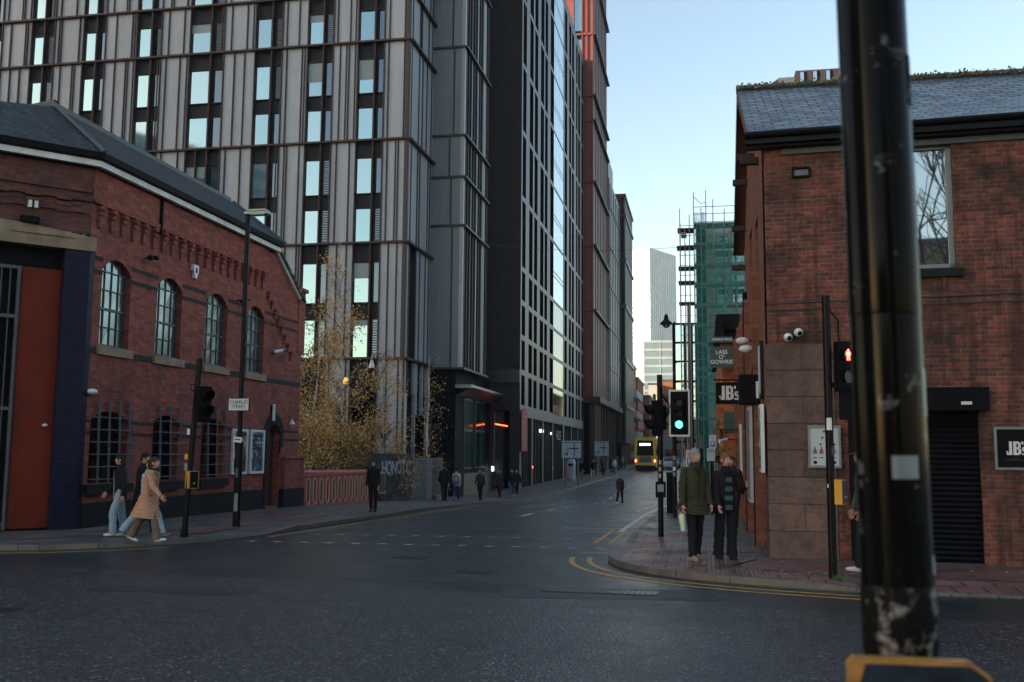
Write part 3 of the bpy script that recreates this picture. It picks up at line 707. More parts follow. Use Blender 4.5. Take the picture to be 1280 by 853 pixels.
mb = MB(); mb.poly([v3(h0, 8.28), (-12.9, 28.75, 8.28), (-14.75, 28.75, 9.72), v3(h1, 9.72)]); mb.poly([v3(EL, 8.28), v3(h0, 8.28), v3(h1, 9.72), v3(RL, 9.72)]); mb.build('roof', 'slateD', bl)
mb = MB(); mb.poly([v3(h1, 9.70), (-14.75, 28.75, 9.70), (-14.75, 28.75, 9.82), v3(h1, 9.84)]); mb.poly([v3(h1, 9.84), (-14.75, 28.75, 9.82), (-24, 28.75, 9.9), v3(RL, 9.9)])
q = MB(); q.poly([v3(RL, 9.70), v3(h1, 9.70), v3(h1, 9.90), v3(RL, 9.90)]); q.poly([v3(RL, 9.90), v3(h1, 9.90), (h1.x-.1, h1.y+.35, 9.92), (RL.x, RL.y+.35, 9.92)]); q.build('ridge_stone', 'lead', bl)
mb.tube([(h0.x, h0.y, 8.32), (h1.x, h1.y, 9.76)], .05, 6)
mb.tube([(-12.9, 28.85, 8.3), (-14.7, 28.8, 9.7)], .07, 6); mb.build('ridge_flashing', 'lead', bl)
mb = MB(); rim(.0, 8.10, .32, 8.16, mb); rim(.32, 8.16, .32, 8.30, mb); rim(0, 7.98, .06, 7.98, mb); rim(.06, 7.98, .06, 8.12, mb); mb.build('fascia', 'black', bl)
mb = MB(); rim(.10, 8.0, .22, 8.0, mb); rim(.22, 8.0, .22, 8.13, mb)
P = [(-13.15, 28.75, 8.1), (-13.15, 30.72, 6.85)]
for p0, p1 in [P]: mb.tube([p0, p1], .09, 6)
mb.build('gutter', 'gutter', bl)
mb = MB(); mb.tube([(-13.05, 28.6, 8.22), (-13.05, 30.95, 6.75)], .06, 6); mb.poly([(-13.05, 28.75, 8.22), (-13.05, 30.9, 6.8), (-17, 30.9, 6.9), (-17, 28.75, 9.7)]); mb.build('verge', 'slate', bl)
mb = MB(); mb.box((-13.17, 21.97, 7.1), (-13.09, 22.03, 8.1)); mb.build('downpipe', 'black', bl)

# fittings on that wall
def wallbox(name, label, cat, y, z, parts, group=None):
    t = thing(name, label, cat, (-13.2, y, z), group)
    for nm, mt_, fn in parts: q = MB(); fn(q); q.build(nm, mt_, t, True)
    return t
def camera_parts(q_out=1):
    return [('bracket', 'black', lambda q: q.tube([(0, 0, 0), (.16, .02, .02), (.2, .1, .06)], .02, 6)),
            ('housing', 'white', lambda q: q.tube([(.12, -.02, .05), (.3, .22, .13)], .055, 8)),
            ('hood', 'steel', lambda q: q.tube([(.29, .20, .125), (.34, .26, .145)], .065, 8))]
wallbox('security_camera', 'white security camera on bracket near the far end of the left brick wall', 'camera', 28.75, 4.8, camera_parts())
wallbox('security_camera', 'dark twin floodlight bracket below the corbels of the left brick wall', 'camera', 21.5, 6.4, [('bracket', 'black', lambda q: q.tube([(0, 0, 0), (.2, 0, 0)], .02, 6)), ('lamp_head', 'black', lambda q: (q.ell((.22, .1, .02), (.07, .09, .06)), q.ell((.22, -.14, -.02), (.07, .1, .06))))])
wallbox('security_camera', 'dark bracket lamp on the left brick wall beside the tall lamp column', 'camera', 26.4, 6.1, [('bracket', 'black', lambda q: q.tube([(0, -.1, 0), (.2, .1, .05), (.2, .4, .07)], .02, 6)), ('lamp_head', 'black', lambda q: q.ell((.2, -.15, -.03), (.05, .12, .05)))])
wallbox('alarm_box', 'small white alarm box between the first and second arched windows', 'alarm', 23.79, 6.5, [('housing', 'white', lambda q: q.poly([(.09, -.13, .16), (.09, .13, .16), (.09, .13, .0), (.09, .04, -.2), (.09, -.04, -.2), (.09, -.13, 0)]) and q.box((0, -.13, 0), (.088, .13, .16)) and q.box((0, -.05, -.19), (.088, .05, 0))), ('badge', 'black', lambda q: q.box((.09, -.03, -.05), (.10, .04, .08)))])
wallbox('wall_light', 'small white wall light above the first barred window', 'light', 19.55, 3.05, [('housing', 'white', lambda q: q.ell((.08, 0, 0), (.10, .15, .07)))])
wallbox('wall_light', 'white strip light above the black arched side door', 'light', 28.9, 3.0, [('tube_cover', 'white', lambda q: q.box((.06, -.03, -.28), (.12, .05, .24))), ('bracket', 'black', lambda q: q.box((0, -.05, -.05), (.06, .06, .2)))])
wallbox('wall_light', 'small white bell lamp on the wall to the right of the side door', 'light', 30.2, 2.7, [('shade', 'white', lambda q: q.lathe((.14, 0, 0), [(.02, .12), (.04, .06), (.09, -.02), (.10, -.05)], 10)), ('bracket', 'black', lambda q: q.tube([(0, 0, .2), (.14, 0, .18), (.14, 0, .1)], .012, 5))])
t = thing('wall_lamp', 'pair of small white lamps on the brickwork above the stone lintel', 'light', MX @ Vector((-1.22, -.1, 6.95)), rz=math.atan2(CU.y, CU.x))
for dx in (-.06, .06): q = MB(); q.box((dx-.035, -.08, -.06), (dx+.035, .02, .09)); q.build('lamp_head', 'white', t)
q = MB(); q.tube([(0, -.02, .08), (0, .08, .16)], .015, 5); q.box((-.11, .0, .08), (.11, .04, .11)); q.build('bracket', 'black', t)
t = thing('wall_vent', 'dark rectangular box set in the brickwork just above the lintel', 'vent', MX @ Vector((-1.25, -.12, 6.62)), rz=math.atan2(CU.y, CU.x))
q = MB(); q.box((-.18, -.02, -.05), (.18, .12, .09)); q.build('housing', 'black', t)
for i, (ya, yb, mt_, lb) in enumerate([(26.28, 27.22, 'poster1', 'left framed dark poster on the brick wall behind the lamp column'), (27.42, 28.35, 'poster2', 'right framed blue grey poster on the brick wall beside the side door')]):
    t = thing('framed_poster', lb, 'poster', (-13.2, (ya+yb)/2, 1.12), 'framed posters on the left brick wall'); w = (yb-ya)/2
    q = MB()
    for a, b in (((.02, -w, 0), (.09, w, .07)), ((.02, -w, 1.23), (.09, w, 1.3)), ((.02, -w, .07), (.09, -w+.07, 1.23)), ((.02, w-.07, .07), (.09, w, 1.23))): q.box(a, b)
    q.build('frame', 'white', t); q = MB(); q.box((.005, -w+.02, .02), (.06, w-.02, 1.28)); q.build('print', mt_, t)
    if i: 
        q = MB()
        for r in range(4):
            for c in range(4): q.box((.061, -.34+c*.18, 1.08-r*.13), (.064, -.34+c*.18+.12, 1.15-r*.13))
        q.build('printed_text', 'plinth', t)
    else:
        q = MB(); q.tube([(.063, -.05, .3), (.063, 0, .6), (.063, -.02, .95)], (.11), 6); q.build('printed_figure', plain('print_tan', (.20, .10, .06), .4), t)

# ---------------------------------------------------------------- parapet, hoarding, fence
t = thingw('bridge_parapet', 'red and cream cast iron bridge parapet with oval panels', 'parapet', (-13.3, 34.5, -.3))
mb = MB(); mb.box((-13.45, 31.3, -1), (-13.3, 39.3, .98)); mb.build('panel', 'pink', t)
mb = MB(); mb.tube([(-13.33, 31.25, 1.08), (-13.33, 39.3, .98)], .085, 10); mb.box((-13.5, 31.3, .94), (-13.24, 39.3, 1.02)); mb.box((-13.47, 31.3, -.5), (-13.2, 39.3, -.12)); mb.build('top_rail', 'pink', t)
mb = MB(); mc = MB()
for i in range(13):
    y = 31.65+i*.6; zc = .44-.02*i*.3; P = []
    for (dy, dz) in ((-.07, .40), (-.05, .46), (.05, .46), (.07, .40), (.14, .34), (.14, -.34), (.07, -.40), (.05, -.46), (-.05, -.46), (-.07, -.40), (-.14, -.34), (-.14, .34)): P.append((-13.285, y+dy, zc+dz))
    mb.tube(P+[P[0], P[1]], .028, 5, False); mc.poly([(-13.296, p[1], p[2]) for p in P][::-1]); mc.poly([(-13.2965, p[1], p[2]) for p in P])
mb.build('oval_moulding', 'cream', t); mc.build('oval_infill', 'parapanel', t)
t = thingw('hoarding_wall', 'dark sprayed hoarding wall with white graffiti lettering', 'wall', (-13.3, 42, -.5))
mb = MB(); mb.box((-13.6, 39.35, -1), (-13.26, 44.55, 1.72)); mb.build('panel', 'graf', t)
text('HONOT C', .78, 'graffiti_lettering', 'spray', t, (-13.25, 42.1, 1.08), R(90), sx=1.25, bold=.03, space=.85)
mb = MB(); mb.box((-13.26, 39.6, .05), (-13.22, 40.5, .95)); mb.build('notice_board', 'cream', t)
mb = MB(); mb.box((-13.22, 39.68, .12), (-13.215, 40.42, .88)); mb.build('notice_print', 'parapanel', t)
t = thingw('security_fence', 'grey vertical bar fence with gate beside the graffiti wall', 'fence', (-13.3, 47, -.6))
mb = MB()
for i in range(46): y = 44.7+i*.055; mb.box((-13.33, y, -.8), (-13.30, y+.03, 1.46))
mb.box((-13.36, 44.6, 1.42), (-13.27, 50.1, 1.5)); mb.box((-13.38, 44.6, -1), (-13.31, 48.3, 1.44)); mb.build('fence_panel', 'fence', t)
mb = MB()
for y in (44.62, 48.3, 49.9): mb.box((-13.37, y, -1), (-13.26, y+.09, 1.48))
for i in range(9): y = 48.5+i*.17; mb.box((-13.33, y, -.8), (-13.30, y+.03, 1.46))
mb.box((-13.4, 48.3, -.75), (-13.1, 50.1, -.35)); mb.build('gate', 'fence', t)

# ---------------------------------------------------------------- grey clad tower (front block)
T = thingw('clad_tower', 'pale grey panelled tower with bronze fins and sky blue windows behind the brick corner building', 'tower block', (-30, 55, -1))
ZB = [-1, 6.9, 13.4, 19.3, 25.1, 28.05, 33.9, 39.8, 45.6]
cols = [(-19.17, -18.26, -18.02, -17.59), (-22.24, -21.35, -21.16, -20.67), (-25.51, -24.6, -24.3, -23.82), (-29.69, -28.45, -28.15, -27.49),
        (-33.19, -32.35, -32.03, -31.56), (-36.78, -36.02, -35.7, -35.27), (-40.34, -39.56, -39.29, -38.74), (-44.0, -43.1, -42.9, -42.4), (-47.6, -46.7, -46.5, -46.0)]
mb = MB(); mb.box((-56, 52.16, 5.3), (-16.3, 58.7, 45.6)); mb.box((-56, 53, -2), (-19.4, 62, 5.3)); mb.box((-56, 58.5, -2), (-16.6, 70, 45.6)); mb.build('wall', 'spandrel', T)
mb = MB(); mf = MB(); mfd = MB()
for bi in range(len(ZB)-1):
    z0, z1 = ZB[bi], ZB[bi+1]
    xs = [-16.1]+[v for c in cols for v in (c[3], c[0])]+[-56]
    for i in range(0, len(xs)-1, 2):
        xr, xl = xs[i], xs[i+1]
        if xr < -50: continue
        if bi == 0 and xr < -20: zz0 = 5.3
        else: zz0 = z0
        k = 1 if xr-xl < 1.2 else (2 if xr-xl < 3.2 else 8)
        cuts = sorted([xl]+[lerp(xl, xr, (j+random.uniform(.25, .75))/k) for j in range(k) if k < 8 or j]+[xr])
        for a, b in zip(cuts[:-1], cuts[1:]): mb.box((a+.02, 52.0+random.uniform(-.012, .012), zz0+.06), (b-.02, 52.15, z1-.03))
        for c in cuts:
            w = .03; mf.box((c-w, 51.91, zz0), (c+w, 52.16, z1))
            if random.random() < .15: mf.box((c-w-.16, 51.93, zz0), (c+w-.16, 52.0, z1))
    for c in cols:
        for x in (lerp(c[1], c[2], .5),)+((lerp(c[0], c[1], .55),) if bi in (2, 1) and c[0] < -28 and random.random() < .8 else ()):
            mf.box((x-.035, 51.88, max(z0, 5.3)), (x+.035, 52.16, z1))
    if bi: mf.box((-56, 51.80, z0-.06), (-16.0, 52.02, z0+.05))
# side face towards the street
for bi in range(len(ZB)-1):
    z0, z1 = ZB[bi], ZB[bi+1]; cuts = [52.0, 52.45+.1*(bi % 3), 53.95, 54.4+.3*(bi % 2), 55.6+.25*(bi % 3), 56.6, 57.5+.2*(bi % 2), 58.7]
    for a, b in zip(cuts[:-1], cuts[1:]):
        if bi == 0:
            mb.box((-16.25, a+.04, 5.0 if a < 54 or a > 56.2 else 3.9), (-16.1, b-.04 if (b-a) < .7 else a+.32, 6.85)); continue
        dark = random.random() < .12
        if not dark: mb.box((-16.28, a+.06, z0+.06), (-16.1+random.uniform(-.01, .01), b-.07, z1-.04))
    for c in cuts:
        if bi: mfd.box((-16.3, c-.07, z0), (-16.06, c+.07, z1))
    if bi: mf.box((-16.3, 52, z0-.07), (-15.86, 58.8, z0+.05))
mb.box((-16.35, 51.98, -1), (-16.08, 52.35, 6.9))
mb.build('cladding_panel', 'clad', T); mf.build('bronze_fin', 'rust', T); mfd.build('side_fin', 'fin_dark', T)
mb = MB()
for y in (54.2, 56.8, 57.6): mb.box((-16.25, y, -1), (-16.08, y+(.42 if y == 56.8 else .14), 6.8))
mb.box((-16.3, 52.4, -1), (-16.1, 52.75, 6.85)); mb.build('column', 'clad', T)
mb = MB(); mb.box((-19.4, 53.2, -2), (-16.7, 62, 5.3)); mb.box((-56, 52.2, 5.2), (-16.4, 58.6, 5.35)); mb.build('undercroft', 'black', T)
rowdef = []
for bi in range(1, len(ZB)-1):
    z0, z1 = ZB[bi], ZB[bi+1]; h = z1-z0
    if h > 4: rowdef += [(z0+.09, z0+h*.335), (z0+h*.485, z0+h*.83)]
    else: rowdef += [(z0+.09, z0+h*.65)]
for c in cols[:8]:
    for (za, zb) in rowdef[:10]:
        f = MB(); a, b, c2, d = c; a -= .03; b += .05
        for p, q in (((a, 52.02, za-.04), (a+.03, 52.14, zb+.04)), ((b-.03, 52.02, za-.04), (b, 52.14, zb+.04)), ((a, 52.02, za-.05), (d, 52.14, za)), ((a, 52.02, zb), (d, 52.14, zb+.05)), ((c2, 52.02, za), (c2+.04, 52.14, zb)), ((d-.05, 52.02, za), (d, 52.14, zb))): f.box(p, q)
        f = f.build('window', 'spandrel', T)
        r = random.uniform(-.004, .004); e = MB(); e.poly([(a+.02, 52.10+r, za), (b-.02, 52.10-r, za), (b-.02, 52.10-r, zb), (a+.02, 52.10+r, zb)]); e.build('pane', random.choice(['glassb', 'glassb', 'glassb2', 'glassb3']), f)
        if random.random() < .22: e = MB(); hb = random.uniform(.15, .6); e.poly([(a+.02, 52.095, zb-(zb-za)*hb), (b-.02, 52.095, zb-(zb-za)*hb), (b-.02, 52.095, zb), (a+.02, 52.095, zb)]); e.build('blind', 'blind', f)
        lou = random.random() < .2; e = MB()
        e.poly([(c2+.04, 52.12, za), (d-.04, 52.12, za), (d-.04, 52.12, zb), (c2+.04, 52.12, zb)])
        e.build('side_pane', 'glassd' if random.random() < .8 else 'glassk', f)
        if lou:
            e = MB(); k = int((zb-za)/.14)
            for j in range(k): e.box((c2+.05, 52.08, za+.05+j*.14), (d-.05, 52.115, za+.11+j*.14))
            e.build('louvre', 'greyframe', f)

# set-back dark block
T = thingw('clad_tower', 'darker grey panelled tower block set behind the pale tower over a black recessed entrance', 'tower block', (-15, 60, -1))
ZC = [6.75, 15.4, 18.4, 21.0, 26.6, 32.2, 37.8, 43.4]
mb = MB(); mb.box((-30, 57.12, 6.75), (-14.3, 63.7, 43.4)); mb.build('wall', 'fin_dark', T)
mb = MB(); mf = MB(); mc = MB()
for bi in range(len(ZC)-1):
    z0, z1 = ZC[bi], ZC[bi+1]; x = -14.75-.12*(bi % 3)
    mb.box((-16.4, 57.0, z0+.05), (x-.04, 57.14, z1-.05)); mb.box((x+.04, 57.0, z0+.05), (-14.27, 57.14, z1-.05)); mf.box((x-.04, 56.92, z0), (x+.04, 57.14, z1)); mf.box((-16.4, 56.88, z0-.06), (-14.02, 57.1, z0+.06))
    mc.box((-14.3, 56.98, z0), (-14.10, 57.35, z1))
    for a, b in ((59.0, 59.15), (60.6, 60.85), (62.3, 63.1)): mc.box((-14.3, a+.1*(bi % 2), z0+.05), (-14.13, b+.1*(bi % 2), z1-.05))
    for y in (57.45, 58.1, 58.8, 59.6, 60.3, 61.2, 61.9, 63.3, 63.65): mf.box((-14.32, y-.05, z0), (-14.07, y+.05, z1))
    mf.box((-14.3, 56.95, z0-.07), (-13.9, 63.75, z0+.06))
mb.build('cladding_panel', 'clad2', T); mf.build('bronze_fin', 'fin_dark', T); mc.build('pale_strip', 'clad', T)
for bi in range(len(ZC)-1):
    for a, b in ((59.7, 60.25), (61.3, 61.85)):
        e = MB(); e.poly([(-14.22, a, ZC[bi]+.6), (-14.22, b, ZC[bi]+.6), (-14.22, b, ZC[bi+1]-.5), (-14.22, a, ZC[bi+1]-.5)]); e.build('window', 'glassb', T)
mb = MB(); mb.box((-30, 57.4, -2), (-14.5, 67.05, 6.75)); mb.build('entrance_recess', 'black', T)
mb = MB(); mb.box((-14.5, 57.2, 5.6), (-13.5, 66.9, 5.8)); mb.poly([(-14.5, 57.2, 5.15), (-13.4, 57.2, 5.62), (-13.4, 66.9, 5.62), (-14.5, 66.9, 5.15)]); mb.build('canopy', plain('canopy_metal', (.12, .15, .18), .35, metal=.5), T)
for a, b, z0, z1 in ((59.6, 61.6, 3.25, 5.05), (62.6, 65.2, 3.25, 5.05), (59.6, 61.6, .85, 3.1), (62.6, 65.2, .85, 3.1)):
    e = MB(); e.box((-14.5, a-.06, z0-.06), (-14.44, b+.06, z1+.06)); e = e.build('window', 'greyframe', T)
    q = MB(); q.poly([(-14.43, a, z0), (-14.43, b, z0), (-14.43, b, z1), (-14.43, a, z1)]); q.build('pane', 'glasst', e)
mb = MB(); mb.box((-14.5, 57.3, -1), (-13.9, 66.5, .55)); mb.build('low_wall', 'plinthgrey', T)
mb = MB(); mb.box((-14.0, 66.2, -.8), (-13.95, 66.26, 4.6)); mb.build('down_pipe', 'steel', T)

# ---------------------------------------------------------------- charcoal brick tower
T = thingw('brick_tower', 'charcoal brick tower with grey gridded street front and one bright glazed strip', 'tower block', (-25, 85, -1))
mb = MB(); mb.pan([(-45, -2), (-12.4, -2), (-12.4, 44.5), (-45, 44.5)], [[(-14.4, -1), (-13.1, -1), (-13.1, 4.7), (-14.4, 4.7)]], (0, 67.1, 0), (1, 0, 0), 1.)
mb.box((-44.9, 67.4, -2), (-13.6, 103.5, 44.3)); mb.build('wall', 'darkbrick', T)
mb = MB(); mb.box((-30, 66.98, 6.6), (-12.41, 67.09, 7.5)); mb.build('string_course', 'plinthgrey', T)
mb = MB(); mb.poly([(-14.4, 68, -1), (-13.1, 68, -1), (-13.1, 68, 4.7), (-14.4, 68, 4.7)]); mb.build('entrance', 'black', T)
mb = MB(); mb.tube([(-14.1, 66.9, 3.75), (-13.2, 66.9, 3.6)], .05, 6); mb.build('neon_strip', 'neon', T)
mb = MB(); mb.box((-14.3, 66.9, .35), (-14.1, 66.98, .85)); mb.build('lit_notice', 'ledwhite', T)
WB = [(67.6, 68.95), (70.4, 71.9), (72.6, 74.05), (75.4, 77.05), (77.6, 79.0), (80.5, 82.4), (89.25, 90.9), (92.3, 93.8), (94.4, 96.0), (97.6, 98.8), (99.3, 100.9), (102.2, 103.6)]
ZD = [4.95, 7.4, 9.85, 12.3, 14.7, 19.8, 24.6, 29.6, 34.6, 39.5, 44.0]
hs = []; units = []
for k in range(len(ZD)-1):
    z0, z1 = ZD[k]+.16, ZD[k+1]-.22
    for a, b in WB: hs.append([(a, z0), (b, z0), (b, z1), (a, z1)]); units.append((a, b, z0, z1, k))
    hs.append([(82.5, z0-.1), (88.55, z0-.1), (88.55, z1+.1), (82.5, z1+.1)])
shop = [(67.7, 72), (72.4, 77), (77.4, 82.2), (82.6, 88.5), (89.2, 94), (94.4, 99), (99.4, 103.6)]
for a, b in shop: hs.append([(a, -1.4), (b, -1.4), (b, 4.3), (a, 4.3)])
mb = MB(); mb.pan([(67.1, -2), (103.8, -2), (103.8, 44.5), (67.1, 44.5)], hs, (-12.4, 0, 0), (0, 1, 0), 0, False)
mb.poly([(-14, 103.8, -2), (-12.4, 103.8, -2), (-12.4, 103.8, 44.5), (-14, 103.8, 44.5)]); mb.box((-14, 67.1, 44.5), (-12.38, 103.8, 44.7)); mb.build('street_front', 'greyframe', T)
def winmesh(mb, a, b, z0, z1, d=.55, x=-12.4):
    mb.poly([(x-.005, a, z0), (x-d, a, z0), (x-d, a, z1), (x-.005, a, z1)]); mb.poly([(x-.005, b, z1), (x-d, b, z1), (x-d, b, z0), (x-.005, b, z0)])
    mb.poly([(x, a, z0), (x, b, z0), (x-d, b, z0), (x-d, a, z0)]); mb.poly([(x, a, z1), (x-d, a, z1), (x-d, b, z1), (x, b, z1)])
units.sort(key=lambda u: (-(u[3]-u[2]) > -3, (u[0], u[4])))
rest = MB(); rp = MB()
for i, (a, b, z0, z1, k) in enumerate(units):
    f = MB() if i < 88 else rest; winmesh(f, a, b, z0, z1)
    if i < 88:
        f = f.build('window', 'black', T); q = MB(); q.poly([(-12.85, a, z0), (-12.85, b, z0), (-12.85, b, z1), (-12.85, a, z1)]); q.build('pane', 'glassk', f)
    else: rest.poly([(-12.85, a, z0), (-12.85, b, z0), (-12.85, b, z1), (-12.85, a, z1)])
tag(rest.build('window', 'glassk', T), kind='stuff')
for k in range(len(ZD)-1):
    z0, z1 = ZD[k]+.06, ZD[k+1]-.12
    q = MB(); n = 7; zz = [z0, lerp(z0, z1, .42), lerp(z0, z1, .5), z1] if k > 3 else [z0, z1]
    for i in range(n):
        for j in range(len(zz)-1):
            y0, y1_ = lerp(82.5, 88.55, i/n), lerp(82.5, 88.55, (i+1)/n); q.poly([(-12.42, y0+.06, zz[j]+.05), (-12.42, y1_-.06, zz[j]+.05), (-12.42, y1_-.06, zz[j+1]-.05), (-12.42, y0+.06, zz[j+1]-.05)])
    f = MB(); f.poly([(-12.5, 82.4, z0), (-12.5, 88.6, z0), (-12.5, 88.6, z1), (-12.5, 82.4, z1)]); f = f.build('glazed_bay', 'plinthgrey', T); q.build('pane', 'glassp' if k > 3 else 'glassd', f)
for a, b in shop:
    f = MB(); winmesh(f, a, b, -1.4, 4.3, .3); 
    for i in range(1, 4): y = lerp(a, b, i/4); f.box((-12.72, y-.05, -1.4), (-12.55, y+.05, 4.3))
    f = f.build('shop_window', 'plinthgrey', T); q = MB(); q.poly([(-12.7, a, -1.4), (-12.7, b, -1.4), (-12.7, b, 4.3), (-12.7, a, 4.3)]); q.build('pane', 'glassk', f)
mb = MB()
for y, z in ((72.2, .75), (72.9, .75), (83.0, .55)): mb.ell((-12.5, y, z), (.05, .14, .09), 8, 6)
mb.build('red_reflection', 'redlamp', T)  # glowing dots painted in for red reflections in the shop glass
mb = MB(); mb.box((-12.52, 76.2, 3.4), (-12.48, 78.0, 3.62)); mb.ell((-12.5, 82.0, 3.4), (.05, .12, .10), 8, 6); mb.ell((-12.5, 75.5, 5), (.05, .1, .2), 8, 6); mb.build('white_light', 'ledwhite', T)
text('HIDE', 1.15, 'sign_lettering', 'steel', T, (-12.34, 85.3, 3.25), R(90), sx=1.2)
t = thingw('banner', 'red vertical banner hanging at the near corner of the charcoal tower', 'banner', (-12.3, 67.8, 2.7))
mb = MB(); mb.box((-12.3, 67.2, 1.9), (-12.26, 69.4, 4.75)); mb.build('cloth', 'red', t); mb = MB(); mb.tube([(-12.4, 68.3, 4.8), (-12.2, 68.3, 4.8)], .03); mb.build('bracket', 'steel', t)
tx = text('UNITED PLACE', .32, 'banner_lettering', 'white', t, (-12.25, 68.3, 3.3), R(90)); tx.rotation_euler = (R(90), R(-90), R(90))

# ---------------------------------------------------------------- oxblood tower and those beyond
T = thingw('oxblood_tower', 'tall dark red finned tower glowing pink at the top beyond the charcoal tower', 'tower block', (-18, 112, -1))
ZE = [7.5, 16.9, 23.9, 30.9, 37.7, 40.5, 47.5, 54.5, 61.5, 68.5, 76]
mb = MB(); mb.box((-34, 104.25, 7.5), (-11.5, 119.4, 76)); mb.build('wall', 'spandrel', T)
mb = MB(); mf = MB(); ms = MB(); ml = MB()
for bi in range(len(ZE)-1):
    z0, z1 = ZE[bi], ZE[bi+1]
    for a, b in ((-34, -19.5), (-18.6, -14.9), (-14.6, -13.55), (-12.5, -12.05), (-11.95, -11.33)): mb.box((a, 104.07, z0+.05), (b, 104.3, z1-.05))
    for x in (-20, -18.6, -16.6, -14.75, -13.5, -12.55, -12.0, -11.4): mf.box((x-.05, 103.85, z0), (x+.05, 104.2, z1))
    mf.box((-34, 103.85, z0-.12), (-11.2, 104.1, z0+.1))
    for i in range(9): y = 104.2+i*1.75; mb.box((-11.5, y, z0), (-11.40, y+.2, z1)); ms.box((-11.5, y+.75, z0), (-11.33, y+1.15, z1))
    ml.box((-11.5, 103.9, z0-.1), (-11.0, 119.9, z0+.12))
mb.build('cladding_panel', 'redclad', T); mf.build('front_fin', 'redclad', T); ms.build('side_fin', 'redfin', T); ml.build('floor_line', 'timber', T)
for bi in range(1, len(ZE)-1):
    e = MB(); e.poly([(-13.5, 104.2, ZE[bi]+.5), (-12.6, 104.2, ZE[bi]+.5), (-12.6, 104.2, ZE[bi+1]-.5), (-13.5, 104.2, ZE[bi+1]-.5)]); e.build('window', 'glassb', T)
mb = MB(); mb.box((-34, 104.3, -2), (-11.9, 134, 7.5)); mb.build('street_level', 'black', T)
mb = MB(); mb.box((-13, 103.7, 7.1), (-10.6, 133.5, 7.7)); mb.build('canopy', 'timber', T)
for i in range(13):
    mb = MB(); y = 104.3+i*.9 if i < 7 else 112+(i-7)*3.4; mb.box((-11.7, y, -1), (-11.2, y+.32, 7.1)); mb.build('column', 'timber', T)
T = thingw('slab_block', 'plain grey slab block stepping down behind the oxblood tower', 'tower block', (-18, 127, -1))
mb = MB(); mb.box((-34, 119.5, 7.5), (-11.05, 135, 35.6)); mb.build('wall', 'clad2', T)
mb = MB()
for z in (12, 16.9, 22, 27, 32): mb.box((-11.1, 119.5, z), (-10.95, 135, z+.2))
for i in range(6): mb.box((-11.1, 120+i*2.5, 8), (-10.97, 120.3+i*2.5, 35))
mb.build('fin', 'timber', T)
mb = MB(); mb.box((-20, 119.7, 35.6), (-11.2, 126, 38.2)); mb.build('roof_plant_room', 'clad2', T)
T = thingw('bronze_tower', 'dark bronze framed block with teal glazed bays nearest the bus', 'tower block', (-14, 143, -1))
mb = MB(); mb.box((-30, 135.2, 3.2), (-10.6, 150.2, 37.2)); mb.build('wall', 'spandrel', T)
mb = MB(); mf = MB(); ZF = [8.2, 14.5, 21.9, 28.3, 34.6, 37.4]
for k, z in enumerate(ZF): mb.box((-20, 134.8, z-.25), (-10.2, 135.3, z+.2)); mf.box((-10.7, 135, z-.2), (-10.2, 150.4, z+.2))
for x in (-12.2, -11.3, -10.95, -10.45): mb.box((x-.12, 134.85, 3.2), (x+.12, 135.3, 37.4))
for i in range(7): mf.box((-10.7, 135.2+i*2.3, 3.2), (-10.38, 136.3+i*2.3, 37.4))
mb.build('front_frame', 'timber', T); mf.build('side_panel', 'greyframe', T)
for k in range(5):
    e = MB(); e.poly([(-12.0, 135.1, ZF[k]+.5), (-11.4, 135.1, ZF[k]+.5), (-11.4, 135.1, ZF[k+1]-.5), (-12.0, 135.1, ZF[k+1]-.5)]); e.build('window', 'glassp', T)
mb = MB(); mb.box((-30, 135.3, -2), (-11, 150, 3.2)); mb.build('street_level', 'black', T)

def block(name, label, cat, x0, x1, y0, y1, h, mt, wx, wz, grp=None, front=True, side=+1, wm='glassk', roofm='lead', fl=3.1, parapet=.4, zb=-2, balc=False):
    """plain building with windows on its street-facing sides"""
    T = thingw(name, label, cat, ((x0+x1)/2, (y0+y1)/2, 0), grp)
    mb = MB(); mb.box((x0, y0, zb), (x1, y1, h)); mb.build('wall', mt, T)
    mb = MB(); mb.box((x0-.15, y0-.15, h), (x1+.15, y1+.15, h+parapet)); mb.build('roof', roofm, T)
    nfl = int((h-1)/fl); n = 0
    for k in range(nfl):
        z = 1.3+k*fl
        if front:
            nx = max(1, int((x1-x0)/wx))
            for i in range(nx):
                if n > 80: break
                cx = x0+(i+.5)*(x1-x0)/nx; w = wx*.24; e = MB(); e.box((cx-w, y0-.04, z-.08), (cx+w, y0+.02, z)); e.box((cx-w, y0-.03, z), (cx+w, y0+.02, z+wz)); e.build('window', wm, T); n += 1
        if side:
            xs_ = x1 if side > 0 else x0; ny = max(1, int((y1-y0)/wx))
            for i in range(ny):
                if n > 95: break
                cy = y0+(i+.5)*(y1-y0)/ny; w = wx*.24; e = MB(); e.box((xs_-.03, cy-w, z), (xs_+.03, cy+w, z+wz)); e.build('window', wm, T); n += 1
                if balc: e = MB(); e.box((xs_, cy-w*1.6, z-.3), (xs_+side*1.1, cy+w*1.6, z+.8)); e.build('balcony', 'concrete', T)
    return T
block('brick_flats', 'orange lit brick flats with pale balconies left of the far towers, nearest of the row', 'flats', -26, -11.0, 151, 166, 15.6, 'brickO', 3.4, 1.7, 'brick flats at the far end of the street', balc=True)
block('brick_flats', 'rose brick flats second in the far row, lower than the nearest', 'flats', -26, -10.8, 167, 184, 14.2, 'brickF', 3.2, 1.7, 'brick flats at the far end of the street')
block('brick_flats', 'rose brick flats with small roof box, last and lowest of the far left row', 'flats', -26, -9.8, 185, 205, 12.2, 'brickF', 3.0, 1.6, 'brick flats at the far end of the street')
